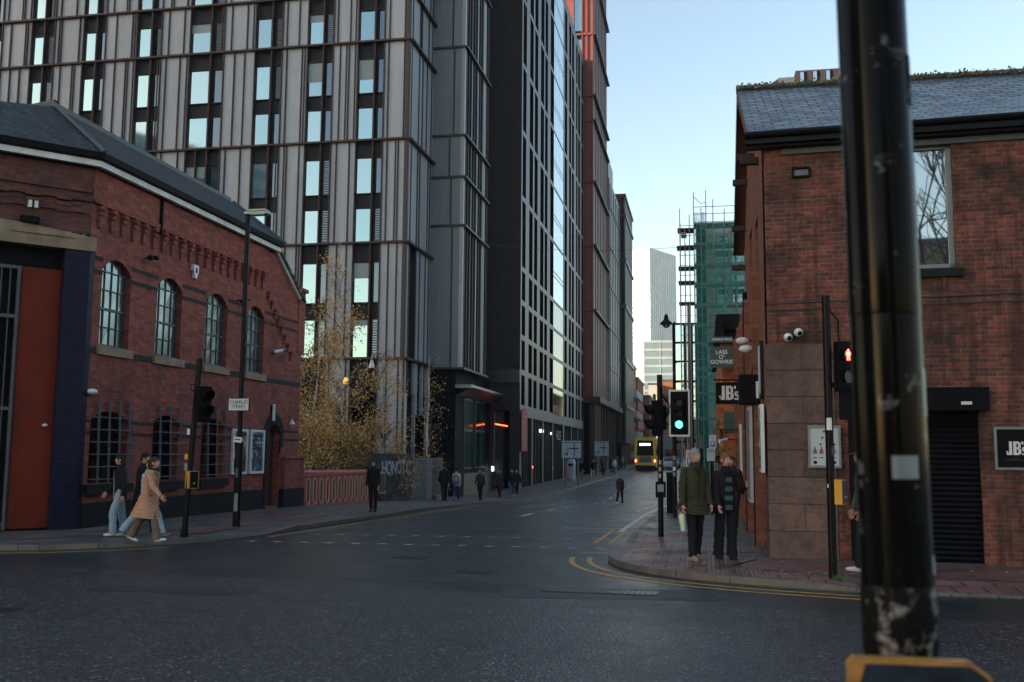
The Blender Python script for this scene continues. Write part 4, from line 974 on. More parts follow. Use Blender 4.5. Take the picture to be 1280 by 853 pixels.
block('corner_block', 'orange brick block closing the far end of the street behind the mid-road signal pole', 'flats', -9.4, 4.5, 232, 250, 18.5, 'brickO', 2.6, 1.7, None, side=-1)
block('corner_block', 'narrow buff block just left of the orange brick block at the street end', 'flats', -12.2, -9.6, 226, 246, 17.3, 'concrete', 1.3, 1.5, None, side=1)
block('roadside_wing', 'low dark brick wing behind the bus and white van', 'building', -1.0, 9, 130, 170, 11, 'brickF', 4, 2, None, side=-1)
# far hazy towers
T = thing('far_tower', 'very tall pale tower fading into the haze, bright on its left face', 'tower block', (-32.1, 620, 0), rz=math.atan2(30, 15.5))
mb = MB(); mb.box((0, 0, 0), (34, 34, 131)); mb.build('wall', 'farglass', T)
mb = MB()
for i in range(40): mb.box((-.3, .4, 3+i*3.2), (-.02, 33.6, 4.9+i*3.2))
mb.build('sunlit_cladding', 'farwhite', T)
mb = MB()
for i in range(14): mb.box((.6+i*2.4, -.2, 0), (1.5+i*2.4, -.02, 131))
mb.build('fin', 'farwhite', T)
T = thingw('glass_office', 'lower pale blue glass office with white floor bands in front of the far tower', 'office block', (-16, 400, 0))
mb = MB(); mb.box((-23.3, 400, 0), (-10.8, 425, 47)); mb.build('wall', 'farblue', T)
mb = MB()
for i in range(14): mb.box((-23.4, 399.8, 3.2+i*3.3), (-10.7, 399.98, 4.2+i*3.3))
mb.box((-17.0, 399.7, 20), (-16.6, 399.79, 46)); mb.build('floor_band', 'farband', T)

# ---------------------------------------------------------------- right side of the street
T = thingw('gabled_pub', 'weathered dark red brick gabled building with slate roof and sandstone corner', 'building', (1.08, 17.3, 0))
P0 = Vector((1.08, 17.3, 0)); ra = R(-4); RU = Vector((math.cos(ra), math.sin(ra), 0)); RX = Matrix.Translation(P0) @ Matrix.Rotation(ra, 4, 'Z')
mb = MB(); mb.pan([(0, -.3), (11, -.3), (11, 7.3), (0, 7.3)], [[(1.75, 4.87), (3.02, 4.87), (3.02, 6.98), (1.75, 6.98)], [(1.62, 0), (3.26, 0), (3.26, 2.56), (1.62, 2.56)]], P0, RU, .16); mb.build('wall', 'brickR', T)
mb = MB()
for r in range(8):      # sandstone corner blocks with open joints
    z = .1+r*.445; c = 1.06 if r != 7 else 1.02; j = .55 if r % 2 else c
    mb.box((-.03, -.045, z+.006), (j-.004, .12, z+.439), RX)
    if j < c: mb.box((j+.004, -.04, z+.006), (c, .12, z+.439), RX)
    mb.box((-.035, .12, z+.006), (.2, .55, z+.439), RX)
mb.build('corner_stone', 'quoin', T)
hs = [[(-19.1, 0), (-18.1, 0), (-18.1, 2.5), (-19.1, 2.5)], [(-24.6, .9), (-23.4, .9), (-23.4, 2.8), (-24.6, 2.8)], [(-22.2, .9), (-20.8, .9), (-20.8, 2.8), (-22.2, 2.8)], [(-22.4, 4.9), (-21.2, 4.9), (-21.2, 6.6), (-22.4, 6.6)], [(-19.9, 4.7), (-18.9, 4.7), (-18.9, 6.3), (-19.9, 6.3)]]
mb = MB(); mb.pan([(-17.3, -.4), (-17.3, 7.3), (-21.2, 9.5), (-24.9, 6.7), (-25, 5.6), (-34, 5.6), (-34, -.4)][::-1], hs, (1.05, 0, 0), (0, -1, 0), .2)
mb.poly([(11, 25, -.4), (11, 17, -.4), (11, 17, 7.3), (11, 21, 9.5), (11, 25, 7)]); mb.box((1.25, 25, -1), (11, 33.9, 5.6))
for y, w in ((19.3, .25), (22.9, .3), (25.2, .3), (28, .3), (31, .3)): mb.box((.93, y, -.3), (1.06, y+w, 5.3))
mb.build('street_wall', 'brickS', T)
mb = MB()
for h in hs: a, b = -h[1][0], -h[0][0]; mb.box((1.2, a-.05, h[0][1]), (1.26, b+.05, h[2][1]))
mb.build('side_opening', 'black', T)
mb = MB(); e = [(.80, 17.02, 7.32), (12, 16.24, 7.32), (12, 21.2, 9.6), (.80, 21.2, 9.6)]; mb.poly(e); mb.poly([(.80, 21.2, 9.6), (12, 21.2, 9.6), (12, 25.3, 6.9), (.80, 25.3, 6.9)])
mb.poly([(12, 17.3, 7), (12, 25, 7), (12, 21.2, 9.5)]); mb.build('roof', 'slate', T)
mb = MB()      # thick slate edges and the ridge
mb.tube([(.78, 21.2, 9.62), (12, 21.2, 9.62)], .09, 6); mb.build('ridge_tile', 'lead', T)
mb = MB()
for k in range(1500):
    x = random.uniform(.8, 12); c = Vector((x, 21.2+random.gauss(-.10, .08), 9.66+random.uniform(-.07, .02)))
    a = Vector((random.gauss(0, 1), random.gauss(0, 1), random.gauss(0, 1))).normalized()*.03; b = a.cross(Vector((random.gauss(0, 1), 1, random.gauss(0, 1)))).normalized()*.03; mb.poly([c-a, c+b, c+a, c-b])
mb.build('moss', 'moss', T)
mb = MB(); mb.box((-.3, -.30, 7.10), (11, -.18, 7.28), RX); mb.box((-.28, -.2, 7.06), (11, 0, 7.12), RX); mb.tube([RX @ Vector((-.3, -.34, 7.24)), RX @ Vector((11, -.34, 7.28))], .055, 8); mb.build('gutter', 'blackpaint', T)
mb = MB(); mb.box((.3, -.05, 6.95), (11, .02, 7.05), RX); mb.build('eaves_board', 'iron', T)
mb = MB(); mb.poly([(.80, 21.2, 9.50), (.80, 25.3, 6.8), (1.06, 25.3, 6.8), (1.06, 21.2, 9.50)]); mb.poly([(.80, 17.04, 7.22), (.80, 21.2, 9.50), (1.06, 21.2, 9.50), (1.06, 17.04, 7.22)])
mb.poly([(.79, 17.0, 7.12), (.79, 21.2, 9.38), (.79, 21.2, 9.62), (.79, 17.0, 7.36)]); mb.poly([(.79, 21.2, 9.38), (.79, 25.3, 6.68), (.79, 25.3, 6.92), (.79, 21.2, 9.62)]); mb.build('verge_soffit', 'soffit', T)
mb = MB()
for y, z in ((18.2, 7.1), (19.6, 7.6), (22.6, 7.9), (23.8, 7.1), (24.6, 6.3)): mb = MB(); mb.box((.72, y, z), (1.1, y+.14, z+.12)); mb.build('timber_bracket', 'wood', T)
pass
f = MB()
for a, b in (((1.75, .08, 4.87), (3.02, .16, 4.95)), ((1.75, .08, 6.90), (3.02, .16, 6.98)), ((1.75, .08, 4.87), (1.83, .16, 6.98)), ((2.94, .08, 4.87), (3.02, .16, 6.98))): f.box(a, b, RX)
f = f.build('window', plain('grey_window_frame', (.16, .19, .20), .5), T)
q = MB(); q.poly([RX @ Vector(p) for p in ((1.8, .13, 4.9), (2.98, .13, 4.9), (2.98, .13, 6.95), (1.8, .13, 6.95))]); q.build('pane', glass('clean_window_glass', (.42, .46, .48), .95, .02, .01), f)
q = MB(); q.box((1.65, -.08, 4.72), (3.12, .14, 4.86), RX); q.build('sill', 'plinth', f)
q = MB()
for i in range(18): q.box((1.68+i*.08, -.012, 4.50), (1.735+i*.08, .02, 4.715), RX)
q.build('soldier_course', 'brickR', T)
f = MB(); 
for i in range(29): z = .03+i*.085; f.poly([RX @ Vector(p) for p in ((1.62, .10, z), (3.26, .10, z), (3.26, .075, z+.05), (1.62, .075, z+.05))]); f.poly([RX @ Vector(p) for p in ((1.62, .075, z+.05), (3.26, .075, z+.05), (3.26, .10, z+.085), (1.62, .10, z+.085))])
f = f.build('roller_shutter', 'blackpaint', T); q = MB(); q.box((1.5, -.16, 2.53), (3.40, .05, 2.90), RX); q.build('shutter_box', 'black', f); q = MB(); q.box((2.98, -.17, 2.62), (3.14, -.161, 2.67), RX); q.build('peeling_label', 'white', f)
q = MB(); q.box((1.26, -.12, .1), (1.42, -.01, 2.9), RX); q.build('downpipe', 'black', T)
mb = MB(); mb.tube([RX @ Vector((0, -.02, 4.24)), RX @ Vector((1.5, -.025, 4.27)), RX @ Vector((11, -.02, 4.36))], .008, 5); mb.tube([RX @ Vector((0, -.02, 4.36)), RX @ Vector((11, -.02, 4.52))], .010, 5); mb.build('wall_cable', 'iron', T)
for P in ([(.96, 23.1, 0), (.96, 23.1, 5.5)], [(.96, 19.4, 0), (.96, 19.4, 3.4), (.98, 19.4, 3.5)]): mb = MB(); mb.tube(P, .055, 8); mb.build('drain_pipe', 'black', T)

# fittings of that building
def onwall(name, label, cat, s, z, group=None): return thing(name, label, cat, RX @ Vector((s, 0, z)), group, ra)
t = onwall('framed_sign', 'framed black sign with white lettering on the brick wall right of the shutter', 'sign', 3.76, 1.93)
q = MB()
for a, b in (((-.30, -.05, -.34), (.30, -.01, -.30)), ((-.30, -.05, .30), (.30, -.01, .34)), ((-.30, -.05, -.30), (-.26, -.01, .30)), ((.26, -.05, -.30), (.30, -.01, .30))): q.box(a, b)
q.build('frame', 'steel', t); q = MB(); q.box((-.27, -.03, -.31), (.27, -.002, .31)); q.build('board', 'black', t)
def jbs(parent, size, loc, rz=0, mat='white'):
    k = size; q = MB(); x0, y0, z0 = loc
    def b(a, c, d, e): q.box((x0+a*k, y0-.004, z0+c*k), (x0+d*k, y0, z0+e*k))
    b(-.56, -.40, -.40, -.27); b(-.56, -.40, -.46, -.16); b(-.40, -.40, -.24, .42)                                  # J
    b(-.17, -.40, .0, .42); b(.0, .28, .14, .42); b(.0, -.06, .14, .06); b(.0, -.40, .14, -.27); b(.10, .02, .24, .36); b(.10, -.35, .26, -.02)   # B
    b(.30, .24, .40, .42)                                                              # '
    b(.32, -.40, .56, -.30); b(.46, -.32, .58, -.14); b(.34, -.18, .56, -.08); b(.32, -.10, .44, .06); b(.36, .0, .58, .10)     # s
    return q.build('lettering', mat, parent)
jbs(t, .26, (.02, -.032, .0))
q = MB(); q.poly([(-.2, -.0315, -.2), (0, -.0315, -.14), (.2, -.0315, -.2)]); q.build('printed_peak', 'spandrel', t)
t = onwall('framed_menu', 'framed white drinks menu on the sandstone corner behind the signal pole', 'sign', .88, 1.94)
q = MB()
for a, b in (((-.26, -.085, -.35), (.26, -.045, -.31)), ((-.26, -.085, .31), (.26, -.045, .35)), ((-.26, -.085, -.31), (-.225, -.045, .31)), ((.225, -.085, -.31), (.26, -.045, .31))): q.box(a, b)
q.build('frame', 'steel', t); q = MB(); q.box((-.23, -.065, -.32), (.23, -.045, .32)); q.build('paper', plain('menu_paper', (.42, .47, .50), .4, var=.03), t)
q = MB()
for x, z in ((0, .24), (-.03, .14), (.09, .15), (-.06, .03), (.06, .03), (.16, .03)): q.poly([(x-.025, -.067, z+.02), (x, -.067, z-.02), (x+.025, -.067, z+.02)][::-1])
for x in (-.15, .15): q.lathe((x, -.067, -.26), [(.001, 0), (.03, .0)], 10, Matrix.Rotation(R(90), 4, 'X'))
for x in (-.15, -.05, .05, .15): q.box((x-.03, -.067, -.19), (x+.03, -.0655, -.175))
q.build('menu_print', 'plinth', t)
for x, c in ((-.15, (.08, .12, .14)), (-.05, (.25, .05, .03)), (.05, (.08, .28, .34)), (.15, (.10, .16, .20))):
    q = MB(); q.poly([(x-.032, -.0675, -.12), (x+.032, -.0675, -.12), (x+.032, -.0675, -.07), (x+.01, -.0675, -.03), (x+.01, -.0675, 0), (x-.01, -.0675, 0), (x-.01, -.0675, -.03), (x-.032, -.0675, -.07)]); q.build('printed_bottle', plain('bottle_print', c, .4), t)
t = onwall('floodlight', 'pair of round white floodlights above the sandstone corner', 'light', .44, 3.78)
for dx, dz in ((-.10, -.02), (.07, .06)):
    q = MB(); q.ell((dx, -.14, dz), (.075, .075, .075), 14, 10); q.build('lamp_head', 'white', t, True)
    q = MB(); q.ell((dx+.02, -.20, dz-.02), (.04, .03, .04), 10, 6); q.build('lens', 'black', t, True)
q = MB(); q.tube([(-.1, -.1, -.02), (0, -.02, 0), (.07, -.1, .06)], .02, 6); q.build('bracket', 'black', t)
t = onwall('vent_box', 'small black framed vent under the eaves of the weathered brick wall', 'vent', .62, 6.62)
q = MB()
for a, b in (((-.15, -.06, -.09), (.15, 0, -.06)), ((-.15, -.06, .06), (.15, 0, .09)), ((-.15, -.06, -.06), (-.12, 0, .06)), ((.12, -.06, -.06), (.15, 0, .06))): q.box(a, b)
q.build('frame', 'black', t); q = MB(); q.box((-.12, -.02, -.06), (.12, 0, .06)); q.build('grille', 'greyframe', t)
for (y, z, lb) in ((21.6, 4.2, 'farther white floodlight on the street side wall above the hanging signs'), (19.9, 3.85, 'nearer white floodlight on the street side wall by the sandstone corner')):
    t = thing('floodlight', lb, 'light', (1.05, y, z), 'floodlights on the street side wall'); q = MB(); q.ell((-.22, -.1, 0), (.14, .09, .08), 12, 8); q.build('lamp_head', 'white', t, True); q = MB(); q.tube([(0, 0, 0), (-.2, -.08, .02)], .02, 6); q.build('bracket', 'black', t)
t = thing('framed_sign', 'small framed white notice high on the street side wall near the corner', 'sign', (1.05, 18.2, 3.3)); q = MB(); q.box((-.06, -.3, -.5), (-.01, .3, .5)); q.build('frame', 'plinth', t); q = MB(); q.box((-.07, -.24, -.43), (-.061, .24, .43)); q.build('print', 'signpale', t)
t = thing('sign_panel', 'tall pale shutter panel on the street side wall behind the woman in black', 'sign', (1.02, 22.6, .8), 'pale panels on the street side wall')
q = MB(); q.box((-.08, -1.1, 0), (0, .9, 2.0)); q.build('panel', plain('panel_white', (.42, .44, .45), .6), t); q = MB()
for i in range(7): q.box((-.095, -1.05+i*.3, .05), (-.08, -1.0+i*.3, 1.95))
q.build('panel_rib', 'greyframe', t)
t = thing('sign_panel', 'farther narrow pale panel beside the orange pub door', 'sign', (1.02, 27.5, .8), 'pale panels on the street side wall'); q = MB(); q.box((-.08, -.8, 0), (0, .8, 1.8)); q.build('panel', 'white', t); q = MB(); q.box((-.1, -.05, .1), (-.08, .05, 1.7)); q.build('panel_rib', 'greyframe', t)
t = thing('framed_poster', 'narrow white framed poster on the edge of the sandstone corner', 'poster', (1.03, 17.6, 1.5)); q = MB(); q.box((-.09, -.3, 0), (-.03, .3, 1.15)); q.build('frame', 'white', t); q = MB(); q.box((-.095, -.25, .06), (-.09, .25, 1.09)); q.build('print', 'poster2', t)
t = thing('lightbox_sign', 'black box sign with a white end panel over the side door', 'sign', (1.05, 19.5, 2.75)); q = MB(); q.box((-.38, -.35, 0), (0, .35, .55)); q.build('box', 'black', t); q = MB(); q.box((-.08, -.356, .10), (-.01, -.351, .42)); q.build('lit_panel', plain('sign_white', (.7, .7, .7), .4), t)
t = thing('hanging_sign', 'black hanging sign with white lettering over the pavement', 'sign', (1.05, 26, 3.1))
q = MB(); q.box((-.74, -.05, -.02), (-.09, .05, .53)); q.build('board', 'black', t); q = MB(); q.tube([(0, 0, .6), (-.8, 0, .6)], .02, 6); q.tube([(-.2, 0, .52), (-.2, 0, .6)], .012, 5); q.tube([(-.65, 0, .52), (-.65, 0, .6)], .012, 5); q.build('bracket', 'black', t)
jbs(t, .44, (-.41, -.051, .26))
t = thing('hanging_sign', 'dark green pub sign with white lettering hanging above the black one', 'sign', (1.05, 33.5, 4.5))
q = MB(); q.box((-.80, -.05, .15), (-.08, .05, .85)); q.build('board', 'green', t); q = MB(); q.tube([(.2, 0, .95), (-.85, 0, .95)], .025, 6); q.build('bracket', 'black', t); q = MB(); q.box((-.80, -.05, 1.0), (-.06, .05, 1.18)); q.build('name_strip', 'green', t)
text("LASS\nO'\nGOWRIE", .185, 'lettering', 'white', t, (-.44, -.056, .50), bold=.004, line=.88); text('GREENE KING', .105, 'lettering', 'white', t, (-.43, -.056, 1.09), bold=.002)
# the pub beyond, orange brick
T = thingw('corner_pub', 'orange brick pub with black cornice and timber door beyond the hanging signs', 'pub', (4, 40, 0))
mb = MB(); mb.box((.62, 34.2, -1), (9, 52, 5.7)); mb.box((.50, 34.1, -1), (1.3, 34.25, 4.1)); mb.build('wall', 'brickO', T)
mb = MB(); mb.box((.45, 33.9, 6.0), (9, 52, 6.5)); mb.box((.7, 34.1, 5.7), (9, 52, 6.0)); mb.box((.42, 33.7, 5.65), (.7, 34.3, 6.3)); mb.build('cornice', 'black', T)
q = MB(); q.box((.72, 34.05, .1), (1.25, 34.15, 2.5)); q.build('door', plain('warm_lit_door', (.30, .07, .02), .4), T)  # wood door with the warm interior light put into its orange colour
q = MB(); q.box((.66, 34.0, 2.55), (1.3, 34.12, 3.2)); q.build('fanlight', 'green', T)
q = MB()
for y in (37, 41, 45): q.box((.58, y, 1.2), (.63, y+1.4, 3.2)); 
q.build('window', 'glassk', T)
t = thing('pub_lantern', 'copper lantern on the pub corner beneath the black hanging sign', 'lantern', (.45, 33.7, 2.45))
q = MB(); q.lathe((0, 0, 0), [(.02, -.25), (.10, -.2), (.15, .05)], 6); q.build('glass', plain('lantern_glass', (.20, .13, .10), .3), t); q = MB(); q.lathe((0, 0, 0), [(.18, .05), (.14, .14), (.04, .22), (.02, .3), (.01, .36)], 6); q.tube([(0, 0, .3), (.2, .2, .4)], .02, 5); q.build('cap', plain('copper', (.12, .06, .04), .5, metal=.4), t)
t = thing('security_camera', 'white camera below the copper lantern at the pub door', 'camera', (.62, 32.5, 2.15)); q = MB(); q.tube([(-.15, -.2, .05), (.1, 0, .12)], .06, 8); q.build('housing', 'white', t); q = MB(); q.tube([(.1, 0, .12), (.4, .1, .12)], .02, 5); q.build('bracket', 'black', t)
t = thing('hanging_basket', 'yellow flowered hanging basket by the pub door', 'basket', (.5, 31.0, 1.75))
q = MB(); q.lathe((0, 0, 0), [(.02, -.25), (.16, -.2), (.25, 0)], 10); q.tube([(0, 0, .8), (.5, 0, .8)], .015, 5); q.tube([(0, 0, .8), (.2, 0, 0)], .006, 4); q.build('basket', 'black', t); q = MB()
for k in range(420):
    c = Vector((random.gauss(0, .17), random.gauss(0, .17), random.gauss(.02, .11))); a = Vector((random.gauss(0, 1), random.gauss(0, 1), random.gauss(0, 1))).normalized()*.03; b = a.cross(Vector((0, 1, .3))).normalized()*.03; q.poly([c-a, c+b, c+a, c-b])
q.build('foliage', leafmat('basket_leaf', (.04, .06, .02), (.40, .30, .05)), t)

# scaffolded building
T = thingw('netted_building', 'grey building under construction wrapped in green debris netting', 'building', (3, 70, 0))
mb = MB(); mb.box((-.35, 63, -1), (10, 78, 16.2)); mb.build('wall', 'concrete', T)
mb = MB(); mb.box((-.30, 62.9, 0), (.25, 63.02, 16)); mb.build('stair_void', 'black', T)
for k in range(6):
    for x in (.95, 1.9): q = MB(); q.box((x, 62.94, 1.2+k*2.5), (x+.7, 63.0, 3.0+k*2.5)); q.build('window', 'glassb' if x > 1.5 else 'glassd', T)
T = thingw('scaffold', 'tall tube scaffold with plank decks and torn green netting over the far pavement', 'scaffold', (-.6, 62, -.5))
mb = MB()
for x, zt in ((-1.30, 16.9), (-1.0, 15.6), (-.72, 16.5), (-.45, 17.9), (.0, 16.9), (.30, 18.0), (.72, 17.4), (1.4, 16.8), (2.1, 16.8), (2.8, 16.8)):
    mb.tube([(x, 61.0, -1), (x, 61.0, zt)], .028, 5)
    if x > -1.1 or True: mb.tube([(x, 62.4, -1), (x, 62.4, zt-.6)], .024, 5)
mb.build('standard', 'steel', T)
mb = MB(); decks = [16.0, 14.7, 13.45, 12.25, 10.95, 9.7, 8.55, 7.0, 5.5, 4.0]
for z in decks:
    for dz in (.0, .5, .95): mb.tube([(-.45, 60.95, z+dz), (3, 60.95, z+dz)], .022, 5)
for z in [z*.62+.3 for z in range(0, 26)]: mb.tube([(-1.32, 60.95, z), (-.5, 60.95, z)], .02, 5)
for i in range(5): mb.tube([(.9, 60.9, 14.5-i*2.5), (2.4, 60.9, 16-i*2.5)], .02, 5)
mb.tube([(-.45, 60.9, 17.6), (.0, 60.9, 17.15), (.3, 60.9, 17.2)], .02, 5); mb.build('ledger', 'steel', T)
mb = MB()
for z, x0 in ((15.6, -1.45), (14.5, -1.5), (13.2, -1.42), (12.3, -1.42), (11.0, -1.40)): mb.box((x0, 60.9, z), (-.45, 62.3, z+.05))
for z in decks: mb.box((-.45, 61.0, z-.14), (3, 62.3, z-.03))
mb.box((-1.22, 61, 15.15), (-.9, 61.6, 15.4)); mb.build('deck', 'plank', T)
mb = MB()
def netpoly(x0, x1, z0, z1, y):
    n = 10
    for i in range(n):
        a, b = lerp(x0, x1, i/n), lerp(x0, x1, (i+1)/n); ya, yb = y+.06*math.sin(i*1.9), y+.06*math.sin((i+1)*1.9); k = int((z1-z0)/.8)
        for j in range(k): za, zb = lerp(z0, z1, j/k), lerp(z0, z1, (j+1)/k); mb.poly([(a, ya, za), (b, yb, za), (b, yb, zb), (a, ya, zb)])
netpoly(-.45, .32, .8, 16.6, 60.85); netpoly(.32, 3.2, .8, 15.9, 60.87)
for j in range(20): z = .8+j*.79; mb.poly([(-.45, 60.85, z), (-.45, 62.5, z), (-.45, 62.5, z+.79), (-.45, 60.85, z+.79)])
mb.build('debris_netting', 'net', T)
T = thingw('glazed_frontage', 'black framed glazed upper storeys overhanging the pavement beside the scaffold', 'building', (-1.1, 66, -.5))
mb = MB()
for z in (2.6, 3.95, 5.25, 6.55, 7.85, 9.1, 10.35): mb.box((-1.85, 65.9, z-.06), (-.3, 66.1, z+.06))
for x in (-1.85, -1.15, -.68, -.4): mb.box((x-.06 if x > -1.8 else x-.12, 65.9, 0), (x+.05, 66.1, 10.4))
mb.box((-1.9, 66.1, 2.5), (-1.8, 72, 10.5)); mb.build('frame', 'black', T)
for k, z in enumerate((2.6, 3.95, 5.25, 6.55, 7.85, 9.1)):
    for a, b in ((-1.8, -1.15), (-1.15, -.68), (-.68, -.4)): q = MB(); q.poly([(a+.04, 66, z+.06), (b-.04, 66, z+.06), (b-.04, 66, z+1.2), (a+.04, 66, z+1.2)]); q.build('window', 'glassp', T)
# block above the slate ridge
T = thingw('office_building', 'brown and blue striped office block peeping over the mossy slate ridge', 'office block', (9, 72, 0))
mb = MB(); mb.box((6.68, 70, 0), (12.2, 84, 28.75)); mb.build('wall', plain('brown_cladding', (.20, .11, .085), .6, var=.1), T)
for i in range(6):
    q = MB(); q.box((7.0+i*.88, 69.92, 20), (7.24+i*.88, 69.98, 28.6)); q.build('window', 'glassp', T); q = MB(); q.box((7.26+i*.88, 69.9, 20), (7.46+i*.88, 69.98, 28.6)); q.build('dark_strip', 'spandrel', T)
mb = MB(); mb.box((5.5, 70.1, 20), (6.67, 76, 28.35)); mb.build('pale_wing', 'concrete', T)
mb = MB(); mb.poly([(4.4, 78, 20), (5.5, 70.15, 20), (5.5, 70.15, 28.3), (4.4, 78, 30.2)]); mb.build('angled_wing', plain('terracotta_cladding', (.34, .15, .10), .6, var=.3, vs=1.5), T)

# ---------------------------------------------------------------- signals, lamps, signs
def rot(o, x=0, y=0, z=0): o.rotation_euler = (x, y, z); return o
def head_parts(parent, org, rz, n=2, lit=None, board=False, man=False, sc=1.):
    """signal head facing local -Y, bottom centre at org"""
    Mx_ = Matrix.Translation(Vector(org)) @ Matrix.Rotation(rz, 4, 'Z') @ Matrix.Scale(sc, 4); H = .30*n+.08
    q = MB(); q.box((-.14, -.06, 0), (.14, .12, H), Mx_); q.box((-.15, -.03, -.03), (.15, .09, 0), Mx_); q.box((-.06, .12, .1), (.06, .2, H-.1), Mx_); q.build('signal_housing', 'black', parent)
    for i in range(n):
        zc = .19+i*.30; q = MB(); seg = 14; R_ = .115
        for j in range(seg-3):      # open-bottomed visor
            t0, t1 = math.pi*(-.30+1.6*j/(seg-3)), math.pi*(-.30+1.6*(j+1)/(seg-3))
            for r, fl in ((R_, 1), (R_-.008, -1)):
                p = [Mx_ @ Vector((r*math.cos(t0), -.06, zc+r*math.sin(t0))), Mx_ @ Vector((r*math.cos(t1), -.06, zc+r*math.sin(t1))), Mx_ @ Vector((r*math.cos(t1), -.25+.06*(1-math.sin(t1)), zc+r*math.sin(t1))), Mx_ @ Vector((r*math.cos(t0), -.25+.06*(1-math.sin(t0)), zc+r*math.sin(t0)))]
                q.poly(p[::fl])
        q.build('visor', 'blackpaint', parent, True)
        q = MB(); q.poly([Mx_ @ Vector((.1*math.cos(t*math.pi/9), -.062, zc+.1*math.sin(t*math.pi/9))) for t in range(18)][::-1])
        l = q.build('lens', (lit[1] if lit and lit[0] == i and not man else 'glassk'), parent)
        if man and lit and lit[0] == i:
            q = MB(); y = -.07
            q.poly([Mx_ @ Vector((.016*math.cos(t*math.pi/5), y, zc+.062+.016*math.sin(t*math.pi/5))) for t in range(10)][::-1])
            for P in ([(-.022, .042), (.022, .042), (.018, -.01), (-.018, -.01)], [(-.018, -.01), (0, -.01), (-.006, -.08), (-.022, -.08)], [(0, -.01), (.018, -.01), (.022, -.08), (.006, -.08)], [(-.034, .04), (-.024, .04), (-.024, -.015), (-.034, -.015)], [(.024, .04), (.034, .04), (.034, -.015), (.024, -.015)]):
                q.poly([Mx_ @ Vector((a, y, zc+b)) for a, b in P][::-1])
            q.build('lit_figure', lit[1], parent)
    if board:
        q = MB(); q.box((-.27, -.02, -.12), (.27, 0, H+.16), Mx_); q.build('backing_board', 'black', parent)
        q = MB(); 
        for a, b in (((-.29, -.03, -.14), (.29, -.021, -.09)), ((-.29, -.03, H+.13), (.29, -.021, H+.18)), ((-.29, -.03, -.09), (-.245, -.021, H+.13)), ((.245, -.03, -.09), (.29, -.021, H+.13))): q.box(a, b, Mx_)
        q.build('white_border', 'white', parent)
def sticker(parent, z, a0, r, h, w, mat='white'):
    q = MB(); n = 5
    for i in range(n):
        t0, t1 = a0+w*i/n, a0+w*(i+1)/n
        q.poly([(r*math.cos(t0), r*math.sin(t0), z), (r*math.cos(t1), r*math.sin(t1), z), (r*math.cos(t1), r*math.sin(t1), z+h), (r*math.cos(t0), r*math.sin(t0), z+h)])
    q.build('sticker', mat, parent)
def button_box(parent, x, y, z, rz=0, face='black'):
    Mx_ = Matrix.Translation((x, y, z)) @ Matrix.Rotation(rz, 4, 'Z')
    q = MB(); q.box((-.10, -.06, 0), (.10, .10, .34), Mx_); f = q.build('button_unit', 'yellow', parent)
    q = MB(); q.box((-.085, -.066, .01), (.085, -.06, .33), Mx_); q.build('face_plate', face, f); q = MB(); q.ell(Mx_ @ Vector((0, -.068, .1)), (.025, .012, .025)); q.build('push_button', 'steel', f)
# leaning pole on the left pavement
t = thing('traffic_signal', 'leaning black pedestrian signal pole with two hooded lamps in front of the left brick wall', 'traffic signal', (-10.02, 18.16, .1))
q = MB(); q.tube([(0, 0, 0), (.14, .06, 3.52)], .058, 10); q.tube([(0, 0, 0), (0, 0, .15)], .075, 10); q.build('pole', 'blackpaint', t, True)
head_parts(t, (.27, .05, 2.28), R(62), 2)
q = MB(); q.tube([(.1, 0, 2.85), (-.0, .0, 2.9), (.0, 0, 3.0), (.1, 0, 3.0)], .012, 5); q.build('cable', 'black', t)
button_box(t, .11, .03, .95, R(55))
sticker(t, 1.3, -2.4, .064, .14, 1.4, 'steel'); sticker(t, 1.52, -2.2, .064, .10, 1.2, 'yellow'); sticker(t, 2.0, -1.6, .064, .12, .9)
# tall lamp column
t = thing('lamp_column', 'tall black lamp column with flat lantern standing by the left brick wall', 'street lamp', (-10.29, 20.92, .1))
q = MB(); q.tube([(0, 0, 0), (0, 0, 1.9)], .085, 12); q.tube([(0, 0, 1.9), (0, 0, 7.15)], .055, 12); q.build('column', 'blackpaint', t, True)
q = MB(); q.box((-.06, -.1, 7.12), (.52, .1, 7.18)); q.box((.05, -.13, 7.18), (.48, .13, 7.22)); q.build('lantern', 'steel', t); q = MB(); q.box((.1, -.09, 7.10), (.45, .09, 7.118)); q.build('lens', 'glassd', t)
sticker(t, .35, -2.2, .089, .4, 1.2, 'steel'); sticker(t, 1.1, -2.0, .089, .2, .8, 'iron')
t = thing('street_sign', 'white street name plate reading CHARLES STREET on the tall lamp column', 'street sign', (-10.29, 20.84, 2.7))
q = MB(); q.box((-.24, -.03, 0), (.24, 0, .26)); q.build('plate', 'white', t); q = MB()
for a, b in (((-.25, -.035, -.01), (.25, .005, 0)), ((-.25, -.035, .26), (.25, .005, .27)), ((-.25, -.035, 0), (-.24, .005, .26)), ((.24, -.035, 0), (.25, .005, .26))): q.box(a, b)
q.build('rim', 'black', t); text('CHARLES\nSTREET', .115, 'lettering', 'black', t, (0, -.034, .13), line=.9, ext=.002, sx=.92)
t['label'] = 'white street name plate reading CHARLES STREET on the tall lamp column'
t = thing('small_notice', 'small pale notice strapped to the tall lamp column below the name plate', 'notice', (-10.29, 20.83, 1.98)); q = MB(); q.box((-.10, -.02, 0), (.10, 0, .12), Matrix.Rotation(R(6), 4, 'Y')); q.build('plate', 'white', t); q = MB(); q.box((-.07, -.024, .05), (.07, -.02, .08)); q.build('notice_print', 'iron', t)
